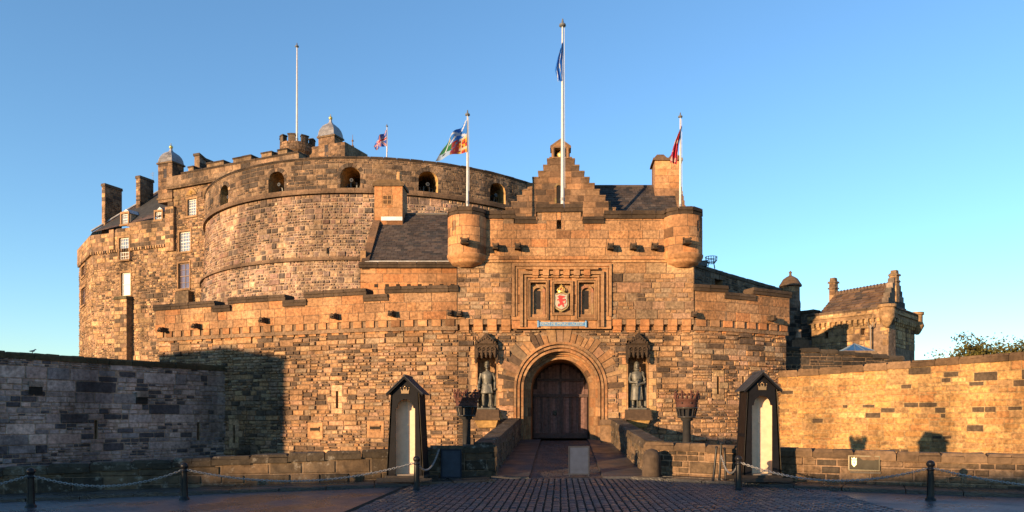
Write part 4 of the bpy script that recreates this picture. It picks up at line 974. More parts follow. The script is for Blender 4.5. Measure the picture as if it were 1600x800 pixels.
# ================================================================== PALACE BLOCK ON THE LEFT
PA = Path([(X_(124, 89), 89), (X_(144, 82), 82), (X_(280, 77.5), 77.5), (X_(400, 73.2), 73.2), (X_(470, 71), 71)])
ANG = math.atan2(77.5 - 82, X_(280, 77.5) - X_(144, 82))
pal_ = thing("palace_block", "tall sunlit palace block with sash windows, brown roof and battlements, left of the round battery", "building", (X_(220, 80), 80, 6))
pz = lambda px, py: PA.at(px, py)
win = [(189.5, 205, 372, 406, 'w'), (189.5, 204.5, 426, 462, 'b'), (280.5, 298, 362, 393, 'w'), (279, 296.5, 411, 451, 'd'), (293.5, 307.5, 311, 337, 'w'), (128, 133, 416, 432, 'd'), (127.5, 133.5, 450, 477, 'd')]
wh = []
for a, b, y0, y1, k in win: s0, s1 = PA.s(a), PA.s(b); wh.append((s0, s1, Z_(y1, PA.plan((s0 + s1) / 2)[0].y), Z_(y0, PA.plan((s0 + s1) / 2)[0].y), 0, .32))
SM = PA.s(262); ZC = 20.7; SE = PA.len
mb = MB()
wall(mb, PA, 0, SM, -3.2, ZC, 1.2, [h for h in wh if h[3] < ZC and h[1] < SM] , .9); lowB = [h for h in wh if h[0] > SM]
# the window that crosses the corbel line keeps the wall in one plane there
crossA = [h for h in wh if h[1] < SM and h[3] >= ZC]
wall(mb, PA, SM, SE, -3.2, 26.6, 1.2, lowB, .9)
wr = [(h[0] - .16, h[1] + .16, h[2] - .2, h[3] + .22) for h in wh]
def sill_(h): pass
masonry(mb, PA, 0, SM, 5, ZC, PAL['palace'], (.42, .66), (1, 2.6), (1, 2, 2, 3), (1.2, 2.6), (.01, .09), .025, wr, None, e=.05, wob=.04)
masonry(mb, PA, SM, SE - 8, 8.5, 26.5, PAL['palace'], (.42, .66), (1, 2.6), (1, 2, 2, 3), (1.2, 2.6), (.01, .09), .025, wr, None, e=.05, wob=.04)
ztA = lambda s: 22.6 + (0 if s < PA.s(181) else .35) + (.5 if s > PA.s(205) else 0)
mb2 = mb
holesA = [(h[0], h[1], max(h[2], ZC + .02), h[3], 0, .3) for h in crossA]
wall(mb, PA, .0, SM, ZC, ztA, 1.2, holesA, .6, d0=.22); masonry(mb, PA, 0, SM, ZC + .05, 23.6, PAL['palace'], (.42, .5), (2, 4), (1,), (1.4, 2.6), (.01, .04), .02, wr, None, d0=.22, ztop=ztA, e=.03)
for k in range(90):
    s = .3 + k * .36
    if s > SM - .3 and s < SM + .9: continue
    if s < SM: mb.box(PA, s, s + .2, -.05, .24, ZC - .28, ZC, PAL['palace'](s, 3), tp=.0)
for a, b, z0, z1, o in ((PA.s(262), PA.s(275), ZC - .8, 24.6, .32), (PA.s(176), PA.s(183), ZC, 22.9, .38)): mb.box(PA, a, b, -.1, o, z0, z1, (.33, .23, .14)); masonry(mb, PA, a, b, z0, z1, PAL['palace'], (.4, .5), (1, 2), (1,), (1.2, 2.0), (.01, .03), .02, [], None, d0=o, e=.03)
for a, b, z in ((189, 212, Z_(464, 80)),):      # buttress
    s0, s1 = PA.s(a), PA.s(b - 4); mb.box(PA, s0, s1, -.1, .7, 5, z - .3, (.2, .15, .1)); masonry(mb, PA, s0, s1, 8.5, z - .3, PAL['palace'], (.4, .5), (1, 2), (1,), (1.2, 2.0), (.01, .04), .02, [], None, d0=.7, e=.03)
    mb.box(PA, s0 - .1, s1 + .1, -.1, .85, z - .35, z, (.11, .10, .06), tp=.12)
mb.box(PA, PA.s(280), PA.s(304), -.1, .8, 8, Z_(459, 78), (.13, .10, .07), tp=.15)
mb.build("wall", M['farstone'], pal_)
# string course and battlements of the higher part
mb = MB(); ZP0, ZP1 = 26.5, 28.0
PB0 = PA.s(287)
wall(mb, PA, SM + .2, SE, ZP0, ZP1 - .2, 1.0, [], .9, d0=.3); masonry(mb, PA, PB0, SE, ZP0 + .3, ZP1 - .2, PAL['parapet'], (.4, .5), (2, 4), (1,), (1.4, 2.6), (.01, .03), .02, [], None, d0=.3, e=.03)
coping(mb, PA, SM + .2, SE, -.1, .42, ZP0 - .05, ZP0 + .28, (.16, .12, .085), ln=(1, 1.8)); coping(mb, PA, PB0, SE, -1.0, .4, ZP1 - .2, ZP1, (.09, .07, .055), ln=(1, 1.8))
s = PA.s(327)
for a, b in ((298, 306), (327, 353), (368, 396), (412, 428), (438, 452)):
    s0, s1 = PA.s(a), PA.s(b); mb.box(PA, s0, s1, -.9, .3, ZP1 - .01, ZP1 + .34, (.24, .18, .12)); coping(mb, PA, s0 - .08, s1 + .08, -1.0, .4, ZP1 + .34, ZP1 + .5, (.09, .07, .055), ln=(.9, 1.6))
mb.build("battlement", M['farstone'], pal_)
mb = MB(); c_ = (.42, .30, .10); s, z = pz(300, 301)     # gilded carving over the upper window
mb.prism(PA, [(s - .8, z - .25), (s + .8, z - .25), (s + .5, z + .15), (s, z + .45), (s - .5, z + .15)], -.02, .12, (.38, .27, .14)); mb.ball(PA(s, .13, z), .22, .12, .2, col=c_); mb.build("carved_crest", M['ashlar'], pal_)
# windows
def sash(W, h, kind, parent, dep=.2, bars=(4, 6)):
    a, b, c, d = h[:4]; col = (.62, .60, .55) if kind != 'd' else (.16, .10, .07); fr = MB(); F = W
    for x0, x1 in ((a, a + .09), (b - .09, b)): fr.box(F, x0, x1, -.3, -dep + .07, c, d, col)
    for z0, z1 in ((c, c + .1), (d - .09, d), ((c + d) / 2 - .04, (c + d) / 2 + .04)): fr.box(F, a + .09, b - .09, -.3, -dep + .066, z0, z1, col)
    nx_, nz_ = bars
    for k in range(1, nx_): x = a + (b - a) * k / nx_; fr.box(F, x - .022, x + .022, -.3, -dep + .05, c + .1, d - .09, col)
    for k in range(1, nz_):
        if k * 2 != nz_: z = c + (d - c) * k / nz_; fr.box(F, a + .09, b - .09, -.3, -dep + .046, z - .022, z + .022, col)
    w = fr.build("window", M['paint'], parent)
    gl = MB(); gl.box(F, a + .02, b - .02, -.29, -dep - .005, c + .02, d - .02, {'w': (.17, .22, .30), 'b': (.55, .56, .56), 'd': (.10, .085, .12)}[kind]); gl.build("pane", M['glass'] if kind != 'b' else M['paint'], w)  # pale blue panes hold the reflected sky in their base colour
    si = MB(); si.box(F, a - .16, b + .16, -.1, .14, c - .2, c, (.36, .26, .17)); si.box(F, a - .16, b + .16, -.02, .07, d, d + .22, (.38, .27, .17))
    for x0, x1 in ((a - .16, a), (b, b + .16)): si.box(F, x0, x1, -.02, .065, c, d, (.37, .26, .17))
    si.build("surround", M['ashlar'], w)
for h, w in zip(wh, win):
    W = PA if h[3] < ZC or h[0] > SM else (lambda s, d, z: PA(s, d + .2, z))
    sash(W, h, w[4], pal_, .2, (4, 6) if w[4] == 'w' else ((1, 2) if w[4] == 'b' else (2, 4)))
# roof, hipped at the left end
mb = MB()
RA = lambda px, off, z: PA(PA.s(px), -off, z)
slates(mb, RA(146, -.1, 22.95), RA(266, -.1, 23.9), RA(266, 5.2, 30.3), RA(176, 5.2, 28.6), 22, .5, PAL['brownslate'], .03)
slates(mb, RA(124.5, .2, 22.6), RA(146, -.1, 22.95), RA(176, 5.2, 28.6), RA(172, 5.6, 28.4), 16, .5, PAL['brownslate'], .03)
mb.tube([RA(144, -.1, 23.1), RA(176, 5.2, 28.7)], .12, 6, (.3, .3, .31)); mb.tube([RA(176, 5.2, 28.7), RA(266, 5.2, 30.35)], .13, 6, (.25, .24, .24))
mb.build("roof", M['slate'], pal_)
Fp = Frame(*PA.plan(PA.s(150))[0], ANG)
so = PA.s(150)
for a, off, y0, y1, dp, w in ((147, .8, 287, 372, 2.1, .5), (181, 2.2, 275, 345, 1.75, .6)):
    q = PA(PA.s(a), -off, 0); F = Frame(q[0], q[1], ANG); zt, zb = Z_(y0, q[1]), Z_(y1, q[1]) - 2; mb = MB()
    mb.box(F, 0, w, -dp, 0, zb, zt - .25, (.3, .21, .14)); masonry(mb, F, 0, w, zb, zt - .3, PAL['palace'], (.4, .55), (.5, 1), (1, 2), (1, 2), (.01, .03), .02, [], None, e=.02)
    F2 = Frame(*F(w, 0, 0)[:2], ANG + rad(90)); masonry(mb, F2, 0, dp, zb, zt - .3, PAL['gable'], (.4, .55), (.5, 1), (1, 2), (1, 2), (.01, .03), .02, [], None, e=.02)
    mb.box(F, -.08, w + .08, -dp - .08, .08, zt - .3, zt, (.12, .095, .075), tp=.03)
    cst = mb.build("chimney", M['farstone'], pal_)
    if a == 181:
        m2 = MB(); m2.tube([F(.7, -1.6, zt), F(.7, -1.6, zt + .9)], .02, 5, (.2, .2, .2)); m2.tube([F(.3, -1.6, zt + .7), F(1.0, -1.6, zt + .75)], .012, 4, (.2, .2, .2)); m2.tube([F(.4, -1.6, zt + .5), F(.95, -1.6, zt + .52)], .012, 4, (.2, .2, .2)); m2.build("aerial", M['paint'], cst)
# dormers
for a, b, y0, y1 in ((191.5, 203, 332, 352), (244, 255.5, 329, 345)):
    s0, s1 = PA.s(a), PA.s(b); Y = PA.plan(s0)[0].y; c, d = Z_(y1, Y), Z_(y0 + 3, Y); mb = MB()
    mb.box(PA, s0, s1, -3, -.1, c, d, (.3, .24, .17)); mm = (s0 + s1) / 2; mb.prism(PA, [(s0 - .15, d), (s1 + .15, d), (mm, d + .55)], -3, .02, (.42, .42, .43)); dm = mb.build("dormer", M['lead'], pal_)
    sash(lambda s, dd, z: PA(s, dd + .13, z), (s0 + .06, s1 - .06, c + .05, d - .02), 'w', dm, .17, (3, 4))
# square turret with ogee lead dome
def turret(name, parent, x, y, zb, zt, w, dp, dome_h, ball=True, label=None):
    F = Frame(x, y, ANG); mb = MB(); mb.box(F, 0, w, -dp, 0, zb, zt, (.26, .18, .12)); F2 = Frame(*F(w, 0, 0)[:2], ANG + rad(90))
    hh = (w * .4, w * .62, lerp(zb, zt, .62), lerp(zb, zt, .86))
    masonry(mb, F, 0, w, max(zb, zt - 3.2), zt, PAL['gable'], (.36, .45), (1, 2), (1,), (1.2, 2.2), (.01, .03), .02, [hh], None, e=.02); masonry(mb, F2, 0, dp, max(zb, zt - 3.2), zt, PAL['gable'], (.36, .45), (1, 2), (1,), (1.2, 2.2), (.01, .03), .02, [hh], None, e=.02)
    for f in (F, F2): mb.box(f, hh[0], hh[1], -.02, .012, hh[2], hh[3], (.06, .06, .075))
    mb.box(F, -.12, w + .12, -dp - .12, .12, zt - .02, zt + .14, (.2, .15, .1)); mb.box(F, -.1, w + .1, -dp - .1, .1, zb + .3, zb + .5, (.24, .17, .11))
    t = mb.build(name, M['farstone'], parent)
    c = F(w / 2, -dp / 2, zt + .13); r = w / 2 * 1.46; mb = MB(); prof = [(1.0, 0), (.94, .10), (.90, .25), (.80, .42), (.62, .58), (.38, .70), (.2, .78), (.12, .86), (.09, 1.0)]
    mb.lathe(c, [(r * a, dome_h * b) for a, b in prof], 4, (.20, .20, .22), ex=1, ey=dp / w if dp / w > .75 else .8, a0=math.pi / 4, ang=ANG, sm=False)
    for k in range(12):
        u = (k + .5) / 12; rr = .705 * r
        for sg in (0,): mb.tube([F(w / 2 + (u - .5) * 2 * rr * a * .97, -dp / 2 + rr * a * (dp / w if dp / w > .75 else .8) + .015, zt + .13 + dome_h * b) for a, b in prof[:6]], .035, 4, (.24, .24, .26))
    dm = mb.build("dome", M['lead'], t)
    mb = MB(); mb.ball((c[0], c[1], c[2] + dome_h * 1.06), .2, col=(.5, .42, .15)); mb.tube([(c[0], c[1], c[2] + dome_h * .98), (c[0], c[1], c[2] + dome_h * 1.02 + .5)], [.09, .03], 6, (.4, .34, .14)); mb.build("finial", M['gold'], dm)
    return t
q = PA(PA.s(249), .15, 0); turret("corner_turret", pal_, q[0], q[1], 25.2, Z_(257, q[1]), 2.0, 1.5, 1.75)
mb = MB(); q = PA(PA.s(284), -1.6, 0); F = Frame(q[0], q[1], ANG); zt = Z_(244, q[1])
mb.box(F, 0, .7, -2.6, 0, 25, zt, (.2, .15, .11)); masonry(mb, Frame(*F(.7, 0, 0)[:2], ANG + rad(90)), 0, 2.6, 26, zt, PAL['grey'], (.4, .5), (1, 2), (1,), (1.2, 2.2), (.01, .03), .02, [], None, e=.02)
mb.prism(Frame(*F(.76, 0, 0)[:2], ANG + rad(90)), [(-.1, zt), (2.7, zt - .9), (2.7, zt - .7), (-.1, zt + .25)], -.85, .05, (.09, .075, .06)); mb.build("stair_head", M['farstone'], pal_)
mb = MB(); mb.box(PA, PA.s(287), SE, -6, -1.1, 3, ZP0 + .9, (.12, .1, .08)); mb.box(PA, .5, PA.s(287), -8, -1.3, 3, 22.3, (.12, .1, .08)); mb.build("roof_walk", M['farstone'], pal_)

# rear tower: octagonal battlemented turret, square domed turret beside it
rear = thing("battlemented_tower", "small battlemented turret and domed square turret rising behind the round battery", "tower", (X_(480, 80), 80, 24))
mb = MB(); YT = 78.5; cx2, cz2 = X_(465, YT), Z_(243, YT); r = 1.68; zt = Z_(229, YT)
mb.lathe((cx2, YT, 0), [(r * .92, 24), (r * .92, zt - 1.1), (r * 1.05, zt - .9), (r * 1.05, zt)], 16, (.24, .17, .12), sm=False)
CT = Path(arc(cx2, YT, r * 1.06, 90, 450, 32))
masonry(mb, CT, 0, CT.len, zt - .9, zt, PAL['gable'], (.3, .45), (1, 2), (1,), (1.2, 2), (.01, .03), .02, [], None, sub=.15, e=.02)
for k in range(8):
    a = CT.len * (k + .0) / 8; mb.box(CT, a - .36, a + .36, -.45, .03, zt, zt + .6, (.12, .10, .08), nseg=2); mb.box(CT, a - .42, a + .42, -.5, .09, zt + .6, zt + .75, (.07, .06, .05), nseg=2)
mb.build("battlemented_turret", M['farstone'], rear)
mb = MB(); q = PA(PA.s(430), -7.3, 0); mb.box(Frame(X_(408, 79), 80, ANG), 0, 10.5, -4, 0, 8, Z_(236, 79), (.23, .17, .12))
masonry(mb, Frame(X_(408, 79), 80, ANG), 0, 10.5, 27, Z_(236, 79), PAL['gable'], (.36, .45), (1, 2), (1,), (1.2, 2.2), (.01, .03), .02, [], None, e=.02); mb.build("wall", M['farstone'], rear)
turret("domed_turret", rear, X_(497.5, 77.5), 77.5, 26, Z_(216, 77.5), 2.05, 1.4, 2.0)
ra = MB(); Fr = Frame(X_(421, 73.5), 73.6, ANG)
for k in range(11): ra.tube([Fr(k * .16, 0, Z_(254, 73.5)), Fr(k * .16, 0, Z_(239, 73.5) - .0)], .022, 5, (.03, .03, .035))
for z in (253, 239.5): ra.tube([Fr(-.05, 0, Z_(z, 73.5)), Fr(1.7, 0, Z_(z, 73.5) + .1)], .03, 5, (.03, .03, .035))
ra.build("railing", M['gloss'], rear)
sp = MB(); x, y = X_(551, 92), 92; z = Z_(250, 92)
sp.lathe((x, y, z - 12), [(2.5, 0), (2.5, 9.5), (.7, 12.0), (.32, 12.8), (.12, 13.2), (.09, 13.6), (.2, 13.75), (.06, 13.9), (.05, 14.3), (.16, 14.4), (.03, 14.6), (.02, 15.2)], 8, (.30, .22, .17), sm=False); tag(sp.build("roof_spire", M['ashlar']), "thin stone spire tip rising between domed turret and Union flag, behind the battery", "spire")

# ================================================================== RIGHT: BATTERY WALL, ROUND TOWER, GUARD TOWER
FW = Path(smooth([(X_(1060, 47.5), 47.5), (X_(1085, 50), 50), (X_(1150, 54.5), 54.5), (X_(1222, 60), 60)], 6))
fh = []
for px, py in ((1123, 449),): s, z = FW.at(px, py); fh.append((s - .55, s + .55, z, z + .55, .45, .6))
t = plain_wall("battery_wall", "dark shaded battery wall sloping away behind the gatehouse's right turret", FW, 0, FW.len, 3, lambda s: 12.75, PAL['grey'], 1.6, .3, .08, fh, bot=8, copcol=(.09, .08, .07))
tw = thing("round_tower", "slim dark round tower with small domed cap between curtain wall end and tiled guard tower", "tower", (X_(1235, 50), 50, 3)); mb = MB(); x, y = X_(1235, 50), 50; r = .66
mb.lathe((x, y, 0), [(r * 1.0, 2), (r * 1.0, Z_(472, y)), (r * .95, Z_(470, y)), (r * .92, Z_(449, y)), (r * 1.15, Z_(448, y)), (r * 1.15, Z_(446, y))], 24, (.2, .16, .13), sm=False)
TP = Path(arc(x, y, r * .92, 90, 450, 24)); masonry(mb, TP, 0, TP.len, Z_(470, y), Z_(449, y), PAL['guard'], (.25, .3), (4, 5), (1,), (1.3, 2.2), (.01, .03), .02, [], None, sub=.15, e=.02)
TP = Path(arc(x, y, r * 1.0, 90, 450, 24)); masonry(mb, TP, 0, TP.len, 6, Z_(473, y), PAL['grey'], (.25, .3), (4, 5), (1,), (1.3, 2.2), (.01, .03), .02, [], None, sub=.15, e=.02)
mb.build("shaft", M['farstone'], tw); mb = MB(); mb.lathe((x, y, Z_(446, y)), [(r * 1.15, 0), (r * 1.0, .15), (r * .75, .42), (r * .4, .58), (.1, .66), (.07, .8), (.12, .88), (.02, 1.0)], 20, (.14, .11, .085)); mb.build("domed_cap", M['ashlar'], tw)
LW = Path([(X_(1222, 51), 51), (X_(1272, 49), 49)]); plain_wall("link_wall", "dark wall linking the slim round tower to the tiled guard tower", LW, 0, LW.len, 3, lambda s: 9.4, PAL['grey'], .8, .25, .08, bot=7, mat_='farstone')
mb = MB(); x, y = X_(1251, 47), 47; mb.box(Frame(x, y), -.55, .55, -.9, 0, 3, Z_(531, y), (.17, .13, .10)); mb.box(Frame(x, y), -.32, .32, -.75, -.1, Z_(531, y), Z_(527, y), (.12, .1, .08)); mb.lathe((x, y + .42, Z_(527, y)), [(.2, 0), (.17, .1), (.17, .42), (.21, .46), (.21, .52)], 12, (.5, .42, .36)); tag(mb.build("chimney_stack", M['ashlar']), "short stack with one pale pot, before the dark wall left of the guard tower", "chimney")
GC_, GLp, GRp = Vector((X_(1388, 44.6), 44.6)), Vector((X_(1268, 48.4), 48.4)), Vector((X_(1429, 48.5), 48.5))
P1, P2 = Path([GLp, GC_]), Path([GC_, GRp])
gt = thing("guard_tower", "sunlit square tower with tiled roof, two chimneys and corbelled parapet on the right", "tower", (GC_.x, GC_.y, 3)); mb = MB(); zc, zp = Z_(495, 44.6), Z_(482, 44.6)
def slots(W, lst): return [(W.s(px) - .13, W.s(px) + .13, Z_(y1, W.plan(W.s(px))[0].y), Z_(y0, W.plan(W.s(px))[0].y), 0, .5) for px, y0, y1 in lst]
for W, sl, pl, o in ((P1, [(1291, 519, 529), (1348, 513, 523)], PAL['guard'], 0), (P2, [(1397, 514, 524), (1416, 520, 530)], PAL['guard'], 0)):
    hs = slots(W, sl); L = W.len
    wall(mb, W, 0, L, 3, zc, 1.0, hs, .9); masonry(mb, W, 0, L, 6.5, zc, pl, (.42, .6), (1, 2.2), (1, 2, 2), (1.3, 2.6), (.01, .05), .02, hs, None, e=.03)
    wall(mb, W, -.2, L + .2, zc + .3, zp, .7, [], .9, d0=.24); masonry(mb, W, -.2, L + .2, zc + .32, zp, pl, (.4, .5), (2, 3), (1,), (1.3, 2.4), (.01, .03), .015, [], None, d0=.24, e=.02)
    mb.box(W, -.2, L + .2, -.9, .2, zc - .01, zc + .31, (.3, .21, .13)); n = int(L / .36)
    for k in range(n): a = .1 + k * L / n; mb.box(W, a, a + .2, -.01, .14, zc - .4, zc - .22, PAL['guard'](a, 1)); mb.box(W, a, a + .2, -.01, .23, zc - .24, zc + .02, PAL['guard'](a, 2))
    mb.box(W, -.1, L + .1, -.1, .29, zc + .24, zc + .36, (.4, .28, .16)); coping(mb, W, -.25, L + .25, -.35, .30, zp, zp + .16, (.13, .1, .075))
for q, r in ((GC_, .46), (GRp, .34)):
    d = Vector((0, 0)); o = (q.x + (.15 if q is GRp else -.1), q.y - .05, 0); hi = zp + (.12 if q is GRp else .02)
    mb.lathe(o, [(.1, zc - .65), (.22, zc - .5), (.35, zc - .25), (.44, zc - .08), (r, zc + .2), (r, hi), (r + .08, hi + .03), (r + .08, hi + .2)], 20, (.42, .29, .165), sm=False)
mb.build("wall", M['farstone'], gt)
d1 = (GC_ - GLp).normalized(); d2 = (GRp - GC_).normalized()
A = GLp + d2 * .4 + d1 * .25; B = GC_ + d2 * .4 - d1 * .2; Cc = GC_ + d2 * 2.1 - d1 * .2; D = GLp + d2 * 2.1 + d1 * .85; ze, zr = zp + .05, Z_(441, 46)
mb = MB(); slates(mb, (A.x, A.y, ze), (B.x, B.y, ze), (Cc.x, Cc.y, zr), (D.x, D.y, zr - .15), 9, .42, PAL['tile'], .07)
E = GC_ + d2 * 3.9 - d1 * .2; mb.add([(Cc.x, Cc.y, zr), (D.x, D.y, zr - .15), (D.x + d2.x * 1.8, D.y + d2.y * 1.8, ze), (E.x, E.y, ze)], [(0, 1, 2, 3)], (.09, .06, .045))
A2 = GLp + d2 * 4.1 + d1 * .25; mb.add([(A.x, A.y, ze), (D.x, D.y, zr - .15), (A2.x, A2.y, ze)], [(0, 1, 2)], (.1, .065, .05))
n = 18
for k in range(n):
    p, q = D.lerp(Cc, k / n), D.lerp(Cc, (k + .85) / n); mb.tube([(p.x, p.y, lerp(zr - .15, zr, k / n) + .02), (q.x, q.y, lerp(zr - .15, zr, k / n) + .05)], [.1, .14], 7, (.11, .075, .055))
mb.build("roof", M['slate'], gt)
mb = MB(); F = Path([GC_ + d2 * .25, GC_ + d2 * 4.05])       # right gable with crow steps
wall(mb, lambda s, d, z: F(s, d - .2, z), 0, 3.8, zc, zp + .2, .5, [])
for k in range(7):
    for a, b in ((k * .27, 1.9), (1.9, 3.8 - k * .27)): mb.box(F, a, b, -.55, -.16, zp + .1 + k * .34, zp + .1 + (k + 1) * .34, PAL['grey'](k, a))
mb.build("gable", M['farstone'], gt)
for q, y0, w, dd in ((Cc - d1 * .1 - d2 * .3, 422, .42, .42), (D - d1 * .2 - d2 * .2, 434, .42, .42)):
    mb = MB(); F = Frame(q.x, q.y, math.atan2(d1.y, d1.x)); zt = Z_(y0, q.y)
    mb.box(F, -w / 2, w / 2, -dd, 0, ze + .6, zt - .35, (.34, .24, .15)); masonry(mb, F, -w / 2, w / 2, ze + .6, zt - .4, PAL['guard'], (.28, .36), (1, 2), (1,), (1.2, 2), (.01, .03), .02, [], None, e=.02)
    for z0, z1, o in ((zt - .75, zt - .66, .07), (zt - .36, zt - .24, .08), (zt - .25, zt, -.02)): mb.box(F, -w / 2 - o, w / 2 + o, -dd - o, o, z0, z1, (.2, .15, .1), tp=.02)
    mb.build("chimney", M['farstone'], gt)
mb = MB(); s = P1.s(1366); mb.tube([P1(s, .5, 3.5), P1(s, .5, Z_(508, 45))], .05, 6, (.16, .13, .1)); 
for sg in (-1, 1): mb.tube([P1(s, .5, Z_(512, 45)), P1(s + sg * .14, .5, Z_(510, 45)), P1(s + sg * .16, .5, Z_(504, 45))], .035, 5, (.16, .13, .1))
mb.build("drain_pipe", M['paint'], gt)
# glass pyramid roof
gp = thing("glass_pyramid", "small blue glass pyramid roof peeping over a dark wall before the guard tower", "skylight", (X_(1335, 44.0), 44.0, 6)); x, y = X_(1335, 44.0), 44.0; z0, z1 = Z_(550, y), Z_(537, y); w = .85
cs = [(x - w, y - w), (x + w, y - w), (x + w, y + w), (x - w, y + w)]; mb = MB(); mb.add([(a, b, z0) for a, b in cs] + [(x, y, z1)], [(0, 1, 4), (1, 2, 4), (2, 3, 4), (3, 0, 4)], (.025, .10, .24)); mb.build("glazing", M['skylight'], gp)
mb = MB()
for k in range(4):
    for u in (0, .33, .67): a = Vector(cs[k]).lerp(Vector(cs[(k + 1) % 4]), u); mb.tube([(a.x, a.y, z0 + .01), (x, y, z1 + .01)], .02, 4, (.12, .18, .25))
mb.build("glazing_bars", M['paint'], gp); mb = MB(); mb.box(Frame(x, y), -w - .1, w + .1, -w - .1, w + .1, 3, z0, (.2, .17, .14)); mb.build("base", M['ashlar'], gp)
DW = Path(smooth([(X_(1222, 41.8), 41.8), (X_(1320, 42.2), 42.2), (X_(1412, 43.2), 43.2)], 5)); plain_wall("inner_wall", "dark shaded wall behind the golden wall's top, in front of the glass pyramid", DW, 0, DW.len, -2, lambda s: lerp(6.2, 5.7, s / DW.len), PAL['soot_shade'], .8, .25, .08, bot=3, copcol=(.06, .055, .05))  # sun reaches this wall; the dark stone colours paint its shade
mb = MB(); F = Frame(X_(1228, 42), 42); mb.box(F, 0, 1.3, -.8, 0, 2, Z_(556, 42), (.26, .19, .12), tp=.02); mb.box(F, -.08, 1.42, -.9, .08, Z_(556, 42), Z_(552.5, 42), (.15, .11, .08), tp=.06); tag(mb.build("stone_pier", M['ashlar']), "low stone pier with dark cap between curtain wall end and golden wall", "pier")
# fire basket on the battery wall
fb = thing("fire_basket", "iron fire basket on splayed legs standing on the dark battery wall", "fire basket", (X_(1114, 51.5), 52, 12.8)); x, y, z = X_(1114, 51.6), 52.2, 12.75; mb = MB()
for k in range(14):
    a = k * 2 * math.pi / 14; mb.tube([(x + .25 * math.cos(a), y + .25 * math.sin(a), z + .42), (x + .4 * math.cos(a), y + .4 * math.sin(a), z + .62), (x + .42 * math.cos(a), y + .42 * math.sin(a), z + .86)], .022, 4, (.04, .04, .042))
for r, h in ((.25, .42), (.38, .58), (.42, .84)): mb.tube([(x + r * math.cos(k * .3142), y + r * math.sin(k * .3142), z + h) for k in range(21)], .026, 5, (.04, .04, .042))
mb.build("basket", M['gloss'], fb)
for k in range(4): mb = MB(); a = k * math.pi / 2 + .6; mb.tube([(x + .25 * math.cos(a), y + .25 * math.sin(a), z + .42), (x + .36 * math.cos(a), y + .36 * math.sin(a), z)], .026, 5, (.04, .04, .042)); mb.build("leg", M['gloss'], fb)
mb = MB(); mb.box(Frame(X_(1098, 50.5), 50.9), -.42, .42, -.5, 0, 12.7, 13.0, (.06, .055, .05), tp=.03); mb.tube([(X_(1098, 50.5) - .3, 51, 13.02), (X_(1098, 50.5) + .45, 51, 13.06)], .06, 6, (.04, .04, .04)); tag(mb.build("lamp_case", M['paint']), "dark low metal case on the battery wall beside the fire basket", "lamp case")

# ================================================================== FLAGPOLES AND FLAGS
def pole(label, px, ybot, ytop, Y, r, ball=True):
    x, zb, zt = X_(px, Y), Z_(ybot, Y), Z_(ytop, Y); t = thing("flagpole", label, "flagpole", (x, Y, zb)); mb = MB()
    mb.tube([(x, Y, zb - .6), (x, Y, zb + .4), (x, Y, lerp(zb, zt, .5)), (x, Y, zt)], [r * 1.25, r * 1.15, r * .95, r * .55], 12, (.45, .44, .44)); mb.tube([(x, Y, zb + .25), (x, Y, zb + .4)], r * 1.5, 10, (.2, .2, .2)); mb.build("pole", M['paint'], t)
    mb = MB(); mb.lathe((x, Y, zt), [(r * .8, 0), (r * 2.2, r * .5), (r * 2.0, r * 1.6), (r * .8, r * 2.4), (r * .4, r * 5)], 12, (.12, .13, .14)); mb.build("finial", M['gloss'], t)
    mb = MB(); mb.tube([(x + r * 1.5, Y - r * 1.2, zb + .9), (x + r * 1.2, Y - r, zt - .1)], .012, 4, (.5, .5, .48)); mb.build("halyard", M['paint'], t)
    return x, zb, zt
pole("tallest bare white flagpole on the battlemented turret at the back", 464, 222, 74, 78.5, .095)
pole("thin white flagpole carrying the Union flag behind the round battery", 604.5, 252, 198, 72, .055)
pole("white flagpole on the left corner turret, flying the flag of several emblems", 730.5, 326, 181, 38.3, .06)
pole("very tall white flagpole rising before the crow-stepped gable", 879, 321, 42, 38.9, .085)
pole("white flagpole on the right corner turret, with a limp red flag", 1063, 331, 184, 38.3, .055)
def flag(label, Y, hoist, fly, colf, nx=26, ny=20, wv=.12, fold=2.5, px_off=0.0):
    """hoist, fly: lists of (px, py) from top to bottom; both sides subdivided"""
    def edge(e, t):
        k = t * (len(e) - 1); i = min(int(k), len(e) - 2); return (lerp(e[i][0], e[i + 1][0], k - i), lerp(e[i][1], e[i + 1][1], k - i))
    mb = MB(); g = {}
    for j in range(ny + 1):
        for i in range(nx + 1):
            u, v = i / nx, j / ny; a, b = edge(hoist, v), edge(fly, v); sag = 4 * u * (1 - u) * 0
            x, y = lerp(a[0], b[0], u), lerp(a[1], b[1], u) + sag
            Yq = Y - .08 + wv * math.sin(u * fold * math.pi + v * 1.3) * min(1, u * 3) + wv * .4 * math.sin(u * 9 + v * 5) * min(1, u * 3)
            p = P(x, y, Y); g[i, j] = len(mb.v); mb.v.append((p.x, Yq, p.z))
    for j in range(ny):
        for i in range(nx):
            mb.f.append([g[i, j], g[i + 1, j], g[i + 1, j + 1], g[i, j + 1]]); mb.c.append(colf((i + .5) / nx, 1 - (j + .5) / ny)); mb.m.append(0); mb.sm.append(True)
    o = mb.build("flag", M['cloth']); tag(o, label, "flag"); return o
BL_, WH, RD, GR, GD = (.012, .06, .30), (.26, .28, .33), (.26, .012, .025), (.006, .075, .03), (.36, .18, .02)
def union(u, v):
    x, y = u * 2 - 1, v * 2 - 1; d1, d2 = abs(x - y), abs(x + y)
    if abs(x) < .10 or abs(y) < .15: return RD
    if abs(x) < .17 or abs(y) < .25: return WH
    if min(d1, d2) < .07: return RD
    if min(d1, d2) < .2: return WH
    return (.012, .045, .28)
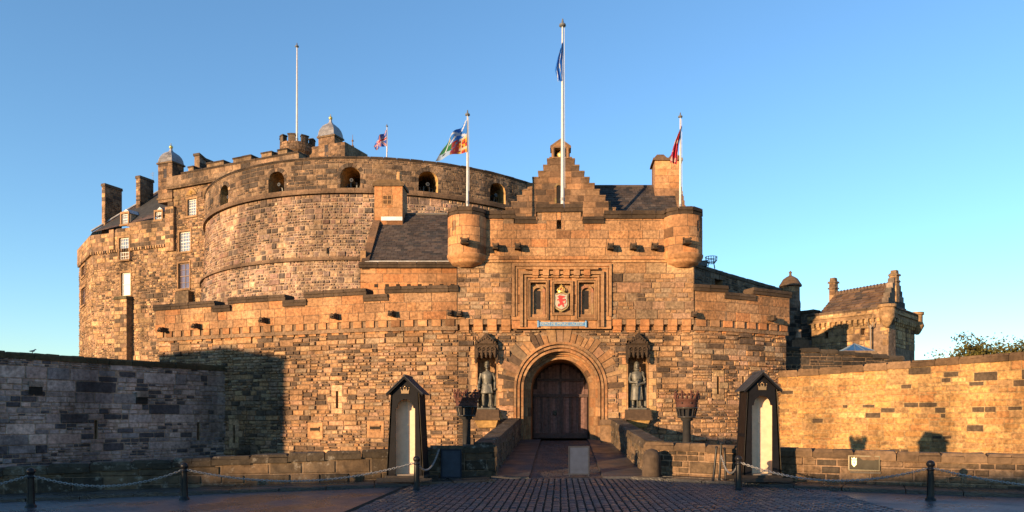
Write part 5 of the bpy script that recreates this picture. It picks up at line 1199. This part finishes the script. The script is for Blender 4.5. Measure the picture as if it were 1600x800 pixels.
def many(u, v):
    if u > .97: return WH
    if v > .52 and u < .66:
        x, y = u / .66, (v - .52) / .48
        return (.30, .34, .42) if min(abs(x - y), abs(x + y - 1)) < .09 else (.012, .10, .36)
    if u < .27:
        x, y = int(u / .27 * 5), int(v / .52 * 8); return [(.40, .14, .012), (.30, .015, .015), (.42, .24, .02), (.12, .015, .015), (.36, .30, .22)][(x * 3 + y * 7 + x * y) % 5]
    if u < .53:
        x, y = int((u - .27) / .26 * 5), int(v / .52 * 8)
        return (.17, .075, .012) if (x * 5 + y * 3 + x * y) % 4 == 0 else ((.03, .07, .18) if (x + y) % 7 == 0 else (.13, .012, .02))
    if (u - .62) ** 2 + (v - .76) ** 2 < .005: return (.45, .25, .02)
    if v < .22 + (u - .53) * .3: return (.01, .02, .02) if (u - .78) ** 2 + (v - .2) ** 2 < .004 else (.17, .24, .36)
    if abs(u - .73) < .022 or (v > .93 and u < .8): return WH
    return (.004, .075, .028)
def saltire(u, v): return (.26, .31, .40) if min(abs(u - v), abs(u + v - 1)) < .06 else (.008, .10, .42)
def redlimp(u, v): return (.36, .22, .19) if noise.noise((u * 5, v * 6, 2)) > .22 else ((.30, .010, .025) if u < .8 else (.2, .008, .035))
flag("small Union flag streaming from the thin pole behind the battery", 72, [(604, 203), (604, 228)], [(587, 221), (584, 229), (587, 234)], union, 28, 18, .25)
flag("flag quartered with several emblems in blue, red, gold and green", 38.3, [(729, 188), (730, 238)], [(695, 226), (687, 240), (680, 251)], many, 34, 26, .22)
flag("limp blue and white saltire flag drooping against the tallest front pole", 38.9, [(880, 63), (878.5, 95), (879, 127)], [(875, 80), (871, 92), (867, 110), (872, 128)], saltire, 18, 26, .06, 4)
flag("limp red and white flag drooping from the right turret pole", 38.3, [(1065, 197), (1060, 225), (1057, 258)], [(1062, 203), (1054, 222), (1049, 240), (1047, 254)], redlimp, 18, 26, .07, 4)

# ================================================================== STATUES IN THE NICHES
def limb(mb, pts, rs, n=12): mb.tube(pts, rs, n, BRZ)
BRZ = (.06, .06, .05)
def statue(label, cx_, kind):
    z0 = gz(640) + .0; F0 = Frame(cx_, YG + .1, 0, z0); k = 2.5 / 1.85; F = lambda s, d, z: F0(s * k, d * k, z * k)
    mb = MB(); r_ = lambda *a: [q * k for q in a]
    mb.box(F, -.36, .36, -.24, .26, 0, .07, BRZ)
    for sg in (-1, 1):      # legs: thigh, knee, calf, ankle; feet
        limb(mb, [F(sg * .10, 0, .98), F(sg * .12, .02, .75), F(sg * .13, .03, .54), F(sg * .14, .0, .40), F(sg * .14, -.01, .16), F(sg * .145, .0, .09)], r_(.105, .095, .07, .075, .05, .055))
        mb.tube([F(sg * .14, -.05, .11), F(sg * .16, .08, .11), F(sg * .18, .2, .095)], r_(.055, .058, .035), 10, BRZ)
    o = F(0, 0, 0)
    def loft(prof):      # (z, half width, half depth, offset forward)
        n = 20; vs = []
        for z, w, d, off in prof:
            for q in range(n): a = 2 * math.pi * q / n; vs.append(F(w * math.cos(a), off + d * math.sin(a), z))
        mb.add(vs, [(i * n + q, i * n + (q + 1) % n, (i + 1) * n + (q + 1) % n, (i + 1) * n + q) for i in range(len(prof) - 1) for q in range(n)], BRZ, 0, True); mb.add(vs[:n], [tuple(range(n))], BRZ); mb.add(vs[-n:], [tuple(range(n))], BRZ)
    hem = .62 if kind == 'a' else .36
    loft([(hem, .245, .17, .01), (hem + .02, .25, .175, .01), (.8, .215, .15, .01), (.98, .165, .12, .0), (1.03, .17, .125, .0), (1.2, .20, .14, .0), (1.36, .215, .135, -.01), (1.44, .19, .11, -.02), (1.5, .09, .08, -.02)])
    for q in range(9): x = -.2 + q * .05; limb(mb, [F(x * .75, .11, 1.0), F(x * 1.05, .155 - abs(x) * .2, hem + .02)], r_(.012, .02), 6)      # skirt folds
    mb.tube([F(-.17, .0, 1.0), F(0, .13, 1.0), F(.17, .0, 1.0)], .02 * k, 6, BRZ)
    limb(mb, [F(0, -.02, 1.45), F(0, .0, 1.6)], r_(.065, .06))
    mb.ball(F(0, .02, 1.69), .095 * k, .11 * k, .13 * k, BRZ); mb.tube([F(0, .12, 1.72), F(0, .15, 1.67)], r_(.012, .022), 6, BRZ); mb.ball(F(0, .09, 1.61), .06 * k, .05 * k, .05 * k, BRZ)      # head, nose, jaw
    for sg in (-1, 1): mb.ball(F(sg * .095, .01, 1.68), .018 * k, .025 * k, .035 * k, BRZ); mb.ball(F(sg * .04, .115, 1.725), .018 * k, .012 * k, .01 * k, BRZ)
    mb.tube([F(-.07, .10, 1.745), F(0, .125, 1.75), F(.07, .10, 1.745)], r_(.014, .016, .014), 6, BRZ)
    if kind == 'a': mb.ball(F(0, -.02, 1.745), .105 * k, .11 * k, .10 * k, BRZ); loft([(1.80, .10, .11, 0), (1.86, .07, .08, 0), (1.88, .03, .03, 0)])
    else: loft([(1.52, .13, .12, -.01), (1.62, .115, .10, -.025), (1.75, .11, .115, -.01), (1.82, .085, .09, -.01), (1.87, .03, .03, -.01)])
    def hand(c, up):     # palm, four fingers and a thumb, curled
        mb.ball(F(*c), .042 * k, .035 * k, .05 * k, BRZ)
        for q in range(4): x = c[0] - .03 + q * .02; mb.tube([F(x, c[1] + .02, c[2] - .03), F(x, c[1] + .05, c[2] - .06 - .008 * (q in (1, 2))), F(x, c[1] + .035, c[2] - .095)], r_(.012, .011, .009), 6, BRZ)
        mb.tube([F(c[0] + .04, c[1] + .01, c[2]), F(c[0] + .055, c[1] + .04, c[2] - .04)], r_(.013, .011), 6, BRZ)
    if kind == 'a':     # arms down, cloak over the back, weapon at the side
        limb(mb, [F(-.22, -.01, 1.40), F(-.29, .0, 1.18), F(-.30, .05, 1.06), F(-.31, .1, .86)], r_(.075, .06, .055, .04)); hand((-.31, .12, .81), 0)
        limb(mb, [F(.22, -.01, 1.40), F(.30, -.01, 1.18), F(.31, .05, 1.05), F(.30, .11, .88)], r_(.075, .06, .055, .04)); hand((.30, .13, .83), 0)
        limb(mb, [F(-.33, .14, 1.0), F(-.34, .14, .86)], r_(.02, .02), 8); limb(mb, [F(-.34, .14, .92), F(-.34, .13, .07)], r_(.028, .018), 8); limb(mb, [F(-.42, .14, .9), F(-.26, .14, .9)], r_(.018, .018), 8)
        cl = [(1.46, -.22, .22), (1.2, -.30, .34), (.8, -.28, .38), (.4, -.26, .40), (.1, -.22, .38)]
    else:               # both hands on the hilt of a long sword standing before the body
        limb(mb, [F(-.22, -.01, 1.40), F(-.30, .03, 1.19), F(-.26, .1, 1.06), F(-.06, .2, 1.04)], r_(.08, .066, .06, .042)); hand((-.04, .21, 1.06), 0)
        limb(mb, [F(.22, -.01, 1.40), F(.30, .03, 1.17), F(.25, .1, 1.02), F(.04, .21, .97)], r_(.08, .066, .06, .042)); hand((.02, .22, .99), 0)
        limb(mb, [F(-.01, .25, 1.14), F(-.01, .25, .94)], r_(.022, .02), 8); limb(mb, [F(-.01, .25, .96), F(-.01, .25, .08)], r_(.03, .016), 8); limb(mb, [F(-.13, .25, .93), F(.11, .25, .93)], r_(.018, .018), 8); mb.ball(F(-.01, .25, 1.17), .035 * k, col=BRZ)
        cl = [(1.48, -.24, .25), (1.2, -.32, .36), (.8, -.30, .40), (.4, -.29, .40), (.1, -.27, .38)]
    for (za, a0, a1), (zb, b0, b1) in zip(cl, cl[1:]):
        m = 7
        for q in range(m):
            u0, u1 = q / m, (q + 1) / m; dd = lambda u, z: -.17 + .07 * math.sin(u * 16) * .5 + (.13 * max(0, u - .75) * 3 if kind == 'b' else .05 * (u > .8))
            p = [F(lerp(b0, b1, u0), dd(u0, zb) + .04, zb), F(lerp(b0, b1, u1), dd(u1, zb) + .04, zb), F(lerp(b0, b1, u1), dd(u1, zb) - .03, zb), F(lerp(b0, b1, u0), dd(u0, zb) - .03, zb), F(lerp(a0, a1, u0), dd(u0, za) + .04, za), F(lerp(a0, a1, u1), dd(u1, za) + .04, za), F(lerp(a0, a1, u1), dd(u1, za) - .03, za), F(lerp(a0, a1, u0), dd(u0, za) - .03, za)]
            mb.hexa(p, BRZ)
    ob = mb.build("statue", M['bronze']); tag(ob, label, "statue")
    rm = ob.modifiers.new("one_body", 'REMESH'); rm.mode = 'VOXEL'; rm.voxel_size = .016; rm.use_smooth_shade = True
    s_ = ob.modifiers.new("soften", 'SMOOTH'); s_.factor = .3; s_.iterations = 1
    m = M['bronze_plain']; ob.data.materials[0] = m
    return ob
M['bronze_plain'] = mat("bronze_patina", (.088, .084, .066), .5, metal=.1, mott=.5, msc=6, bump=.3, bsc=16, bdist=.02, spec=.5)
statue("bronze statue in short tunic and cloak, arms lowered, bare legs, left of the gate", sum(NICHE[0]) / 2 + .0, 'a')
statue("bronze statue in long robe holding an upright sword before him, right of the gate", sum(NICHE[1]) / 2 - .02, 'b')

# ================================================================== SENTRY BOXES
def sentry(label, px, side):
    Y = 21.45 if side else 22.3; x = X_(px, Y); zb = gz_(x, 0) + (.16 if side else .12); t = thing("sentry_box", label, "sentry box", (x, Y, zb), "black sentry boxes either side of the bridge"); z0 = zb + .12; F = Frame(x, Y, 0, z0)
    BK, BK2, CREAM = (.006, .006, .008), (.016, .010, .007), (.60, .46, .32)
    wb, wt, dp, H, dz = .56, .42, .95, 2.62, 0
    hw = lambda z: lerp(wb, wt, z / H); mb = MB()
    # front with an arched opening, sides, back
    ow = .30; zs = 2.12; n = 12
    prof = [(-ow, 0.1)] + [(-ow, zs)] + [(-.245 * math.cos(math.pi * i / n), zs + .02 + .27 * math.sin(math.pi * i / n)) for i in range(n + 1)] + [(ow, zs), (ow, .1)]
    left = [(-hw(0), 0), (-hw(H), H)]; poly = [(-hw(0), 0), (-ow, 0)] + prof + [(ow, 0), (hw(0), 0), (hw(H), H), (0, H + .42), (-hw(H), H)]
    half = [p for p in prof if p[0] <= 1e-6]; halfR = [p for p in prof if p[0] >= -1e-6]
    mb.prism(F, [(-hw(0), 0), (-ow, 0)] + half + [(0, H + .40), (-hw(H), H)], -.05, 0, BK); mb.prism(F, halfR + [(ow, 0), (hw(0), 0), (hw(H), H), (0, H + .40)], -.05, 0, BK)
    for sg in (-1, 1):
        q = [F(sg * hw(0), 0, 0), F(sg * (hw(0) - .04), 0, 0), F(sg * (hw(0) - .04), -dp, 0), F(sg * hw(0), -dp, 0), F(sg * hw(H), -.0, H), F(sg * (hw(H) - .04), -.0, H), F(sg * (hw(H) - .04), -dp, H), F(sg * hw(H), -dp, H)]; mb.hexa(q, BK2 if side else BK2)
        for d in (-.03, -dp + .06): mb.hexa([F(sg * (hw(0) + .012), d + .05, 0), F(sg * hw(0), d + .05, 0), F(sg * hw(0), d - .03, 0), F(sg * (hw(0) + .012), d - .03, 0), F(sg * (hw(H) + .012), d + .05, H), F(sg * hw(H), d + .05, H), F(sg * hw(H), d - .03, H), F(sg * (hw(H) + .012), d - .03, H)], BK)
        for kk in range(1, 6):
            dk_ = -dp + dp * kk / 6; mb.hexa([F(sg * (hw(0) + .006), dk_ + .006, 0), F(sg * (hw(0) - .002), dk_ + .006, 0), F(sg * (hw(0) - .002), dk_ - .006, 0), F(sg * (hw(0) + .006), dk_ - .006, 0), F(sg * (hw(H) + .006), dk_ + .006, H), F(sg * (hw(H) - .002), dk_ + .006, H), F(sg * (hw(H) - .002), dk_ - .006, H), F(sg * (hw(H) + .006), dk_ - .006, H)], BK)
        for z in (.05, 1.2): mb.box(F, *sorted((sg * hw(z), sg * (hw(z) + .012))), -dp + .05, -.06, z, z + .1, BK)
        mb.tube([F(sg * (hw(0) + .004), .012, .02), F(sg * (hw(H) + .004), .012, H - .02)], .009, 5, (.11, .09, .06))
    mb.prism(F, [(-hw(0), 0), (hw(0), 0), (hw(H), H), (0, H + .4), (-hw(H), H)], -dp - .04, -dp, BK)
    body = mb.build("body", M['black'], t)
    mb = MB()
    for sg in (-1, 1): mb.hexa([F(sg * (hw(0) - .06), -.06, .1), F(sg * (hw(0) - .045), -.06, .1), F(sg * (hw(0) - .045), -dp + .02, .1), F(sg * (hw(0) - .06), -dp + .02, .1), F(sg * (hw(H) - .06), -.06, H - .02), F(sg * (hw(H) - .045), -.06, H - .02), F(sg * (hw(H) - .045), -dp + .02, H - .02), F(sg * (hw(H) - .06), -dp + .02, H - .02)], CREAM)
    mb.prism(F, [(-wb + .06, .1), (wb - .06, .1), (wt - .05, H), (-wt + .05, H)], -dp + .52, -dp + .55, CREAM); mb.box(F, -.018, .018, -dp + .55, -dp + .562, .1, H, (.6, .5, .38)); mb.box(F, -wt + .06, wt - .06, -dp + .02, -.06, H - .02, H, CREAM); mb.box(F, -wb + .07, wb - .07, -dp, -.055, .06, .1, (.25, .2, .15))
    mb.ball(F(.0, -dp + .57, 1.62), .025, col=(.7, .6, .4)); mb.box(F, hw(1.4) - .075, hw(1.4) - .06, -.5, -.42, 1.35, 1.5, (.1, .08, .06)); mb.build("lining", M['paint'], body)
    mb = MB()
    for sg in (-1, 1):
        for k in range(7):
            u0, u1 = -.14 + k * 1.3 / 7, -.14 + (k + 1) * 1.3 / 7 - .01
            a = (0, H + .47); b = (sg * (hw(H) + .14), H - .07); th = .035 + .012 * (k % 2)
            mb.hexa([F(b[0], .14 - k * .17, b[1]), F(b[0], .14 - k * .17 - .165, b[1]), F(a[0], .14 - k * .17 - .165, a[1]), F(a[0], .14 - k * .17, a[1]), F(b[0], .14 - k * .17, b[1] + th), F(b[0], .14 - k * .17 - .165, b[1] + th), F(a[0], .14 - k * .17 - .165, a[1] + th), F(a[0], .14 - k * .17, a[1] + th)], (.032, .034, .04))
        mb.hexa([F(sg * (hw(H) + .13), .12, H - .13), F(sg * (hw(H) + .13), .08, H - .13), F(0, .08, H + .40), F(0, .12, H + .40), F(sg * (hw(H) + .13), .12, H - .06), F(sg * (hw(H) + .13), .08, H - .06), F(0, .08, H + .47), F(0, .12, H + .47)], BK)
    mb.tube([F(0, .15, H + .51), F(0, -1.06, H + .51)], .035, 6, (.04, .042, .05)); mb.build("roof", M['black'], t)
    mb = MB(); c = H + .06; GCc = (.28, .18, .09)
    mb.prism(F, [(-.11, c - .09), (.11, c - .09), (.13, c + .04), (.07, c - .02), (.04, c + .07), (0, c + .0), (-.04, c + .07), (-.07, c - .02), (-.13, c + .04)], .0, .02, GCc); mb.ball(F(0, .012, c + .11), .03, .015, .03, GCc)
    for xx in (-.13, -.045, .045, .13): mb.ball(F(xx, .012, c + .075), .018, .012, .018, GCc)
    mb.box(F, -.115, .115, .0, .026, c - .10, c - .07, GCc); mb.build("crown_badge", M['gold'], body)
    mb = MB(); mb.box(F, -wb - .02, wb + .02, -dp - .06, .06, -.03, .07, (.035, .025, .018)); mb.box(F, -wb - .28, wb + .28, .02, .16, -.12, .0, (.03, .024, .02)); mb.box(F, -wb - .28, wb + .28, -dp - .1, -dp + .04, -.12, 0, (.03, .024, .02)); mb.build("skids", M['wood'], t)
sentry("black sentry box left of the bridge, beside the shaded blank notice board", 633, 0)
sentry("black sentry box right of the bridge, standing before the golden wall", 1191, 1)

# ================================================================== CROWN BRAZIERS
def brazier(label, px, py_top):
    Y = 25.6; x = X_(px, Y); zt = Z_(py_top, Y); z0 = -3.0; t = thing("crown_brazier", label, "brazier", (x, Y, z0), "crown braziers behind the low walls"); o = (x, Y, 0); mb = MB()
    k = Y / 24.5
    mb.lathe((x, Y, 0), [(.2, z0), (.2, 0), (.15, .05), (.14, zt - 1.02), (.2, zt - .98), (.21, zt - .9)], 16, (.028, .028, .03)); mb.build("column", M['gloss'], t)
    mb = MB(); za = zt - .92
    mb.lathe(o, [(.18, za), (.32, za + .03), (.33, za + .07), (.30, za + .08)], 20, (.035, .033, .032)); mb.lathe(o, [(.24, za + .08), (.26, za + .33)], 16, (.02, .02, .022))
    for q in range(12): a = q * math.pi / 6; mb.tube([(x + .29 * math.cos(a), Y + .29 * math.sin(a), za + .06), (x + .36 * math.cos(a), Y + .36 * math.sin(a), za + .36)], .028, 5, (.03, .028, .028))
    mb.lathe(o, [(.36, za + .33), (.39, za + .35), (.40, za + .39), (.36, za + .40)], 24, (.04, .034, .03)); mb.build("fire_basket", M['gloss'], t)
    mb = MB(); RU = (.085, .034, .024); zb = za + .39
    n = 32
    mb.lathe(o, [(.36, zb), (.385, zb + .02), (.37, zb + .05), (.40, zb + .24), (.42, zb + .26), (.415, zb + .30), (.37, zb + .30), (.34, zb + .05)], n, RU)
    for q in range(8):
        a = q * math.pi / 4 + .2; px_, py_ = math.cos(a), math.sin(a); C = Vector((x + .415 * px_, Y + .415 * py_, zb + .3)); tx = Vector((-py_, px_, 0)); up = Vector((0, 0, 1))
        mb.tube([C, C + up * .2], [.05, .035], 7, RU)
        for v, l in ((up, .09), (tx, .09), (-tx, .09)): mb.ball(tuple(C + up * .16 + v * l), .042, col=RU, n=8)
        a2 = a + math.pi / 8; C2 = Vector((x + .42 * math.cos(a2), Y + .42 * math.sin(a2), zb + .3)); mb.tube([C2, C2 + up * .07], [.04, .03], 6, RU); mb.ball(tuple(C2 + up * .09), .04, col=(.16, .055, .03), n=8)
        mb.ball((x + .40 * px_, Y + .40 * py_, zb + .15), .035, col=(.05, .03, .025), n=8)
    mb.build("crown", M['rust'], t)
brazier("rusty crown brazier on black column behind the left low wall, near the short-tunic statue", 729, 611)
brazier("rusty crown brazier on black column behind the right low wall", 1073, 613)

# ================================================================== POSTS, CHAINS, BOARDS, BOLLARD, PLAQUE
def post(label, px, py, h=.95, group="black chain posts along the pavement", lean=(0, 0), r=.085, cat="post"):
    Y = 20.4
    for _ in range(8): z = gz_(X_(px, Y), 0) + .0; Y = (EYE - z) * FPX / (py - CY)
    x = X_(px, Y); t = thing("chain_post", label, cat, (x, Y, z), group); mb = MB()
    mb.lathe((x, Y, z - .02), [(r * 1.5, 0), (r * 1.5, .06), (r * 1.15, .09), (r * 1.05, .13), (r * .95, h * .5), (r * .85, h - .2)], 16, (.012, .012, .013)); mb.build("shaft", M['gloss'], t)
    mb = MB(); mb.lathe((x, Y, z + h - .22), [(r * .85, 0), (r * 1.05, .02), (r * 1.05, .05), (r * .8, .07), (r * .8, .1), (r * 1.12, .13), (r * 1.2, .18), (r * .95, .23), (r * .3, .26)], 16, (.012, .012, .014)); mb.build("cap", M['gloss'], t)
    return Vector((x, Y, z + h - .14))
p0 = post("black iron chain post farthest left, before the shaded wall", 48, 793)
p1 = post("black iron chain post before the left low wall, between wall's shade and sunlight", 288, 781)
p2 = post("black iron chain post standing in front of the left sentry box", 651, 767)
p3 = post("black iron chain post standing in front of the right sentry box", 1154, 767)
p4 = post("black iron chain post right of the wall plaque", 1454, 782)
def chain(label, a, b, sag, grp=None):
    a, b = Vector(a), Vector(b); L = (b - a).length + sag * .6; n = int(L / .062); mb = MB(); ring_ = []
    side = Vector((-(b - a).y, (b - a).x, 0)).normalized()
    for k in range(n):
        u = (k + .5) / n; c = a.lerp(b, u); c.z -= sag * 4 * u * (1 - u); u2 = (k + .6) / n; c2 = a.lerp(b, u2); c2.z -= sag * 4 * u2 * (1 - u2); tdir = (c2 - c).normalized()
        w = side if k % 2 else tdir.cross(side).normalized(); m = 7; pts = []
        for q in range(m): an = 2 * math.pi * q / m; pts.append((c + tdir * .046 * math.cos(an) + w * .026 * math.sin(an), tdir * math.cos(an) + w * math.sin(an), w.cross(tdir)))
        vs = []
        for p, o, nn in pts:
            for q in range(4): an = math.pi / 2 * q; vs.append(p + (o * math.cos(an) + nn * math.sin(an)) * .011)
        mb.add(vs, [(i * 4 + q, i * 4 + (q + 1) % 4, ((i + 1) % m) * 4 + (q + 1) % 4, ((i + 1) % m) * 4 + q) for i in range(m) for q in range(4)], (.42, .41, .40), 0, True)
    ob = mb.build("chain", M['galv']); tag(ob, label, "chain", "chains hung between the posts"); return ob
M['galv'] = mat("galvanised_steel", (.26, .255, .25), .45, metal=.5, mott=.2, bump=0, spec=.5)
chain("grey chain running from the farthest left post out of the picture", (p0.x - 6, p0.y - .9, p0.z - .3), p0, .45)
chain("long grey chain sagging before the shaded left wall between two posts", p0, p1, .36)
chain("long grey chain sagging before the left sentry box's low wall", p1, p2, .42)
chain("short grey chain from post to the wall beside the left notice board", p2, (X_(686, 23.6), 23.6, Z_(702, 23.6)), .42)
chain("short grey chain from the three stacked rods to the right sentry box's post", (X_(1127, 22.3), 22.3, Z_(712, 22.3)), p3, .42)
chain("long grey chain sagging under the wall plaque", p3, p4, .42)
chain("grey chain leaving the post right of the plaque at the picture's edge", p4, (p4.x + 6.5, p4.y - 1.6, p4.z), .45)
for i, (px, ytop, lean, lab) in enumerate(((1117, 699, .10, "slim black rod standing by the right low wall, leftmost of three"), (1125.5, 694, .06, "slim black rod standing by the right low wall, middle and tallest of three"), (1133, 701, -.03, "slim black rod standing by the right low wall, rightmost of three"))):
    Y = 22.5 + .12 * i; x = X_(px, Y); z = .1; zt = Z_(ytop, Y); t = thing("barrier_rod", lab, "rod", (x, Y, z), "black rods by the wall"); mb = MB()
    mb.tube([(x - lean * .5, Y, z), (x - lean * .48, Y, z + .05), (x + lean * .5, Y, zt)], [.055, .038, .036], 10, (.013, .013, .014)); mb.build("rod", M['gloss'], t); mb = MB(); mb.ball((x + lean * .5, Y, zt), .045, col=(.02, .02, .02)); mb.build("knob", M['gloss'], t)
# notice boards
def board(label, px0, px1, y0, y1, Y, colr, zg):
    x0, x1 = X_(px0, Y), X_(px1, Y); zt, zb = Z_(y0, Y), Z_(y1, Y); t = thing("notice_board", label, "notice board", ((x0 + x1) / 2, Y, zg)); F = Frame(0, Y); mb = MB(); w = .045
    fc = (.022, .027, .04)
    for a, b in ((x0, x0 + w), (x1 - w, x1)): mb.box(F, a, b, -.04, .02, zb, zt, fc)
    for a, b in ((zb, zb + w), (zt - w, zt)): mb.box(F, x0 + w, x1 - w, -.04, .017, a, b, fc)
    mb.build("frame", M['matt'], t); mb = MB(); mb.box(F, x0 + w, x1 - w, -.03, .004, zb + w, zt - w, colr); mb.build("panel", M['matt'], t)
    for sg, x in ((-1, x0 + .02), (1, x1 - .06)):
        mb = MB(); mb.box(F, x, x + .04, -.03, .01, zg, zb, fc); mb.build("leg", M['matt'], t)
        mb = MB(); mb.tube([(x + .02, Y + .03, zt - .1), (x + .02, Y + .45, zg)], .018, 6, fc); mb.build("rear_leg", M['matt'], t)
board("dark blank notice board by the low wall beside the left sentry box", 689, 721, 702, 747, 23.9, (.05, .06, .08), gz_(-3.8, 0) + .12)
board("grey blank notice board standing in the roadway before the gate", 888, 921, 697, 742, 25.0, (.030, .042, .075), .03)
# rounded stone bollard
bo = thing("stone_bollard", "weathered round-topped stone bollard at the end of the right bridge parapet", "bollard", (X_(1018, 24.2), 24.2, 0)); x, y = X_(1018, 24.2), 24.2; mb = MB()
mb.lathe((x, y, .1), [(.31, 0), (.315, .1), (.30, .5), (.29, .68), (.25, .80), (.17, .88), (.05, .92), (.005, .925)], 28, (.105, .09, .078)); mb.build("shaft", M['ashlar'], bo); mb = MB(); mb.box(Frame(x, y), -.33, .33, -.33, .33, 0, .11, (.3, .2, .15), tp=.015); mb.build("plinth", M['ashlar'], bo)
# bronze plaque on the low wall
s, zq = LOWR.at(1350, 723.5); s0, s1 = LOWR.s(1326), LOWR.s(1375); pq = thing("wall_plaque", "cast metal plaque with gilded crest fixed to the right low wall", "plaque", LOWR(s, .06, zq)); h = .22
mb = MB(); mb.box(LOWR, s0, s1, .02, .075, zq - h, zq + h, (.055, .048, .034)); mb.build("plate", M['matt'], pq)
mb = MB()
for a, b, c, d in ((s0, s1, zq + h - .03, zq + h), (s0, s1, zq - h, zq - h + .03), (s0, s0 + .03, zq - h + .03, zq + h - .03), (s1 - .03, s1, zq - h + .03, zq + h - .03)): mb.box(LOWR, a, b, .07, .09, c, d, (.06, .05, .03))
mb.build("rim", M['gold'], pq)
mb = MB(); c = s0 + .16
mb.prism(LOWR, [(c - .07, zq + .08), (c + .07, zq + .08), (c + .065, zq - .04), (c, zq - .12), (c - .065, zq - .04)], .07, .088, (.36, .31, .2)); mb.prism(LOWR, [(c - .06, zq + .095), (c + .06, zq + .095), (c + .075, zq + .16), (c + .03, zq + .13), (c, zq + .18), (c - .03, zq + .13), (c - .075, zq + .16)], .07, .088, (.4, .34, .22)); mb.prism(LOWR, [(c - .03, zq + .04), (c + .03, zq + .04), (c, zq - .04)], .085, .095, (.5, .25, .06)); mb.build("crest", M['gold'], pq)
mb = MB(); mb.box(LOWR, s0 + .05, s1 + .02, .02, .07, .42, zq - h - .02, (.17, .17, .16)); tag(mb.build("stone_panel", M['ashlar'], LWR), "grey stone slab below the plaque")

# ================================================================== TREE, BIRD
def tree(label, px0, px1, ytop, ybase, Y):
    cx_, w = X_((px0 + px1) / 2, Y), (px1 - px0) / FPX * Y; zt, zb = Z_(ytop, Y), 1.5; t = thing("leafy_tree", label, "tree", (cx_, Y, zb)); mb = MB(); tops = []
    mb.tube([(cx_, Y, zb - 2), (cx_ + .1, Y, zb + 2), (cx_ - .1, Y, zb + 4.6)], [.38, .3, .2], 10, (.07, .055, .04))
    for k in range(20):
        a = k * 2.4; rr = w * .40 * math.sqrt(R.uniform(.1, 1)); hz_ = R.uniform(.2, .95); e = Vector((cx_ + rr * math.cos(a), Y + rr * math.sin(a) * .8, zb + 2.8 + (zt - zb - 3.2) * hz_ * (1 - .35 * (rr / (w * .5)) ** 2))); m_ = Vector((cx_, Y, zb + 4)).lerp(e, .5) + Vector((0, 0, .3)); mb.tube([(cx_, Y, zb + 3.0 + .1 * k), m_, e], [.12, .07, .025], 6, (.07, .055, .04)); tops.append(e)
    mb.build("trunk", M['wood'], t); mb = MB()
    for e in tops:
        for c in range(9):
            q = e + Vector((R.gauss(0, .5), R.gauss(0, .5), R.gauss(0, .36))); sh = R.uniform(.6, 1.35)
            for l in range(60):
                p = q + Vector((R.gauss(0, .3), R.gauss(0, .3), R.gauss(0, .24)))
                if p.z > zt: p.z = zt - R.uniform(0, .5)
                n = Vector((R.gauss(0, 1), R.gauss(0, 1), R.gauss(.6, 1))).normalized(); u = n.cross(Vector((R.gauss(0, 1), R.gauss(0, 1), R.gauss(0, 1)))).normalized(); v = n.cross(u); s = R.uniform(.06, .13); t_ = sh * R.uniform(.75, 1.25)
                mb.add([p - u * s, p + v * s * .6, p + u * s, p - v * s * .6], [(0, 1, 2, 3)], (.075 * t_, .066 * t_, .012 * t_))
    mb.build("crown", M['leaf'], t)
tree("broad green tree rising beyond the golden wall at the right edge", 1482, 1606, 519, 562, 50)
gull = thing("gull", "tiny bird perched on the coping of the shaded left wall", "bird", NW(NW.s(57), -.4, 5.06)); mb = MB(); F = Frame(*NW(NW.s(57), -.4, 0)[:2], .2, 5.06)
bp = [(-.2, .17, .012), (-.12, .19, .045), (0, .2, .075), (.1, .23, .07), (.16, .30, .042), (.2, .33, .05), (.26, .32, .02), (.3, .31, .008)]
mb.tube([F(a * .6, 0, b * .6) for a, b, r in bp], [r * .6 for a, b, r in bp], 10, (.25, .24, .24))
for sg in (-1, 1): mb.tube([F(.01, sg * .02, .1), F(.01, sg * .02, .0)], .008, 5, (.3, .2, .1)); mb.tube([F(.06, sg * .042, .144), F(-.03, sg * .045, .132), F(-.144, sg * .02, .114)], [.006, .02, .004], 6, (.16, .16, .17))
mb.build("body", M['paint'], gull)

# ================================================================== UNSEEN HOUSES ADDED OUT OF VIEW (sized to shade the esplanade and walls)
def shade_block(label, x0, x1, y, h, depth=10):
    t = thing("shade_house", label, "building", ((x0 + x1) / 2, y, 0), "unseen houses added to cast shade"); F = Frame(x1, y, math.pi); w = x1 - x0; mb = MB(); hs = [(a, a + 1.1, z, z + 1.8, 0, .25) for a in [1 + 2.6 * k for k in range(int((w - 2) / 2.6))] for z in [1 + 3.1 * j for j in range(int((h - 2) / 3.1))]]
    wall(mb, F, 0, w, -3, h, depth, hs, 3, (.3, .25, .2), back=(.05, .06, .07)); mb.build("wall", M['ashlar'], t); mb = MB(); mb.box(F, -.2, w + .2, -depth, .2, h, h + .25, (.08, .07, .07)); mb.build("parapet", M['ashlar'], t)
D0 = 70.0
shade_block("unseen long low house row behind the esplanade, added to shade it", -58, -22, -27, 7.5, 8)
shade_block("unseen taller grey house behind the esplanade, added to shade the left low wall", -95, -58.1, -27, 9.0, 3)
shade_block("unseen tall corner house beside the esplanade, added to shade the curtain wall", -90, -45.6, 12.5, 10.35, 6)
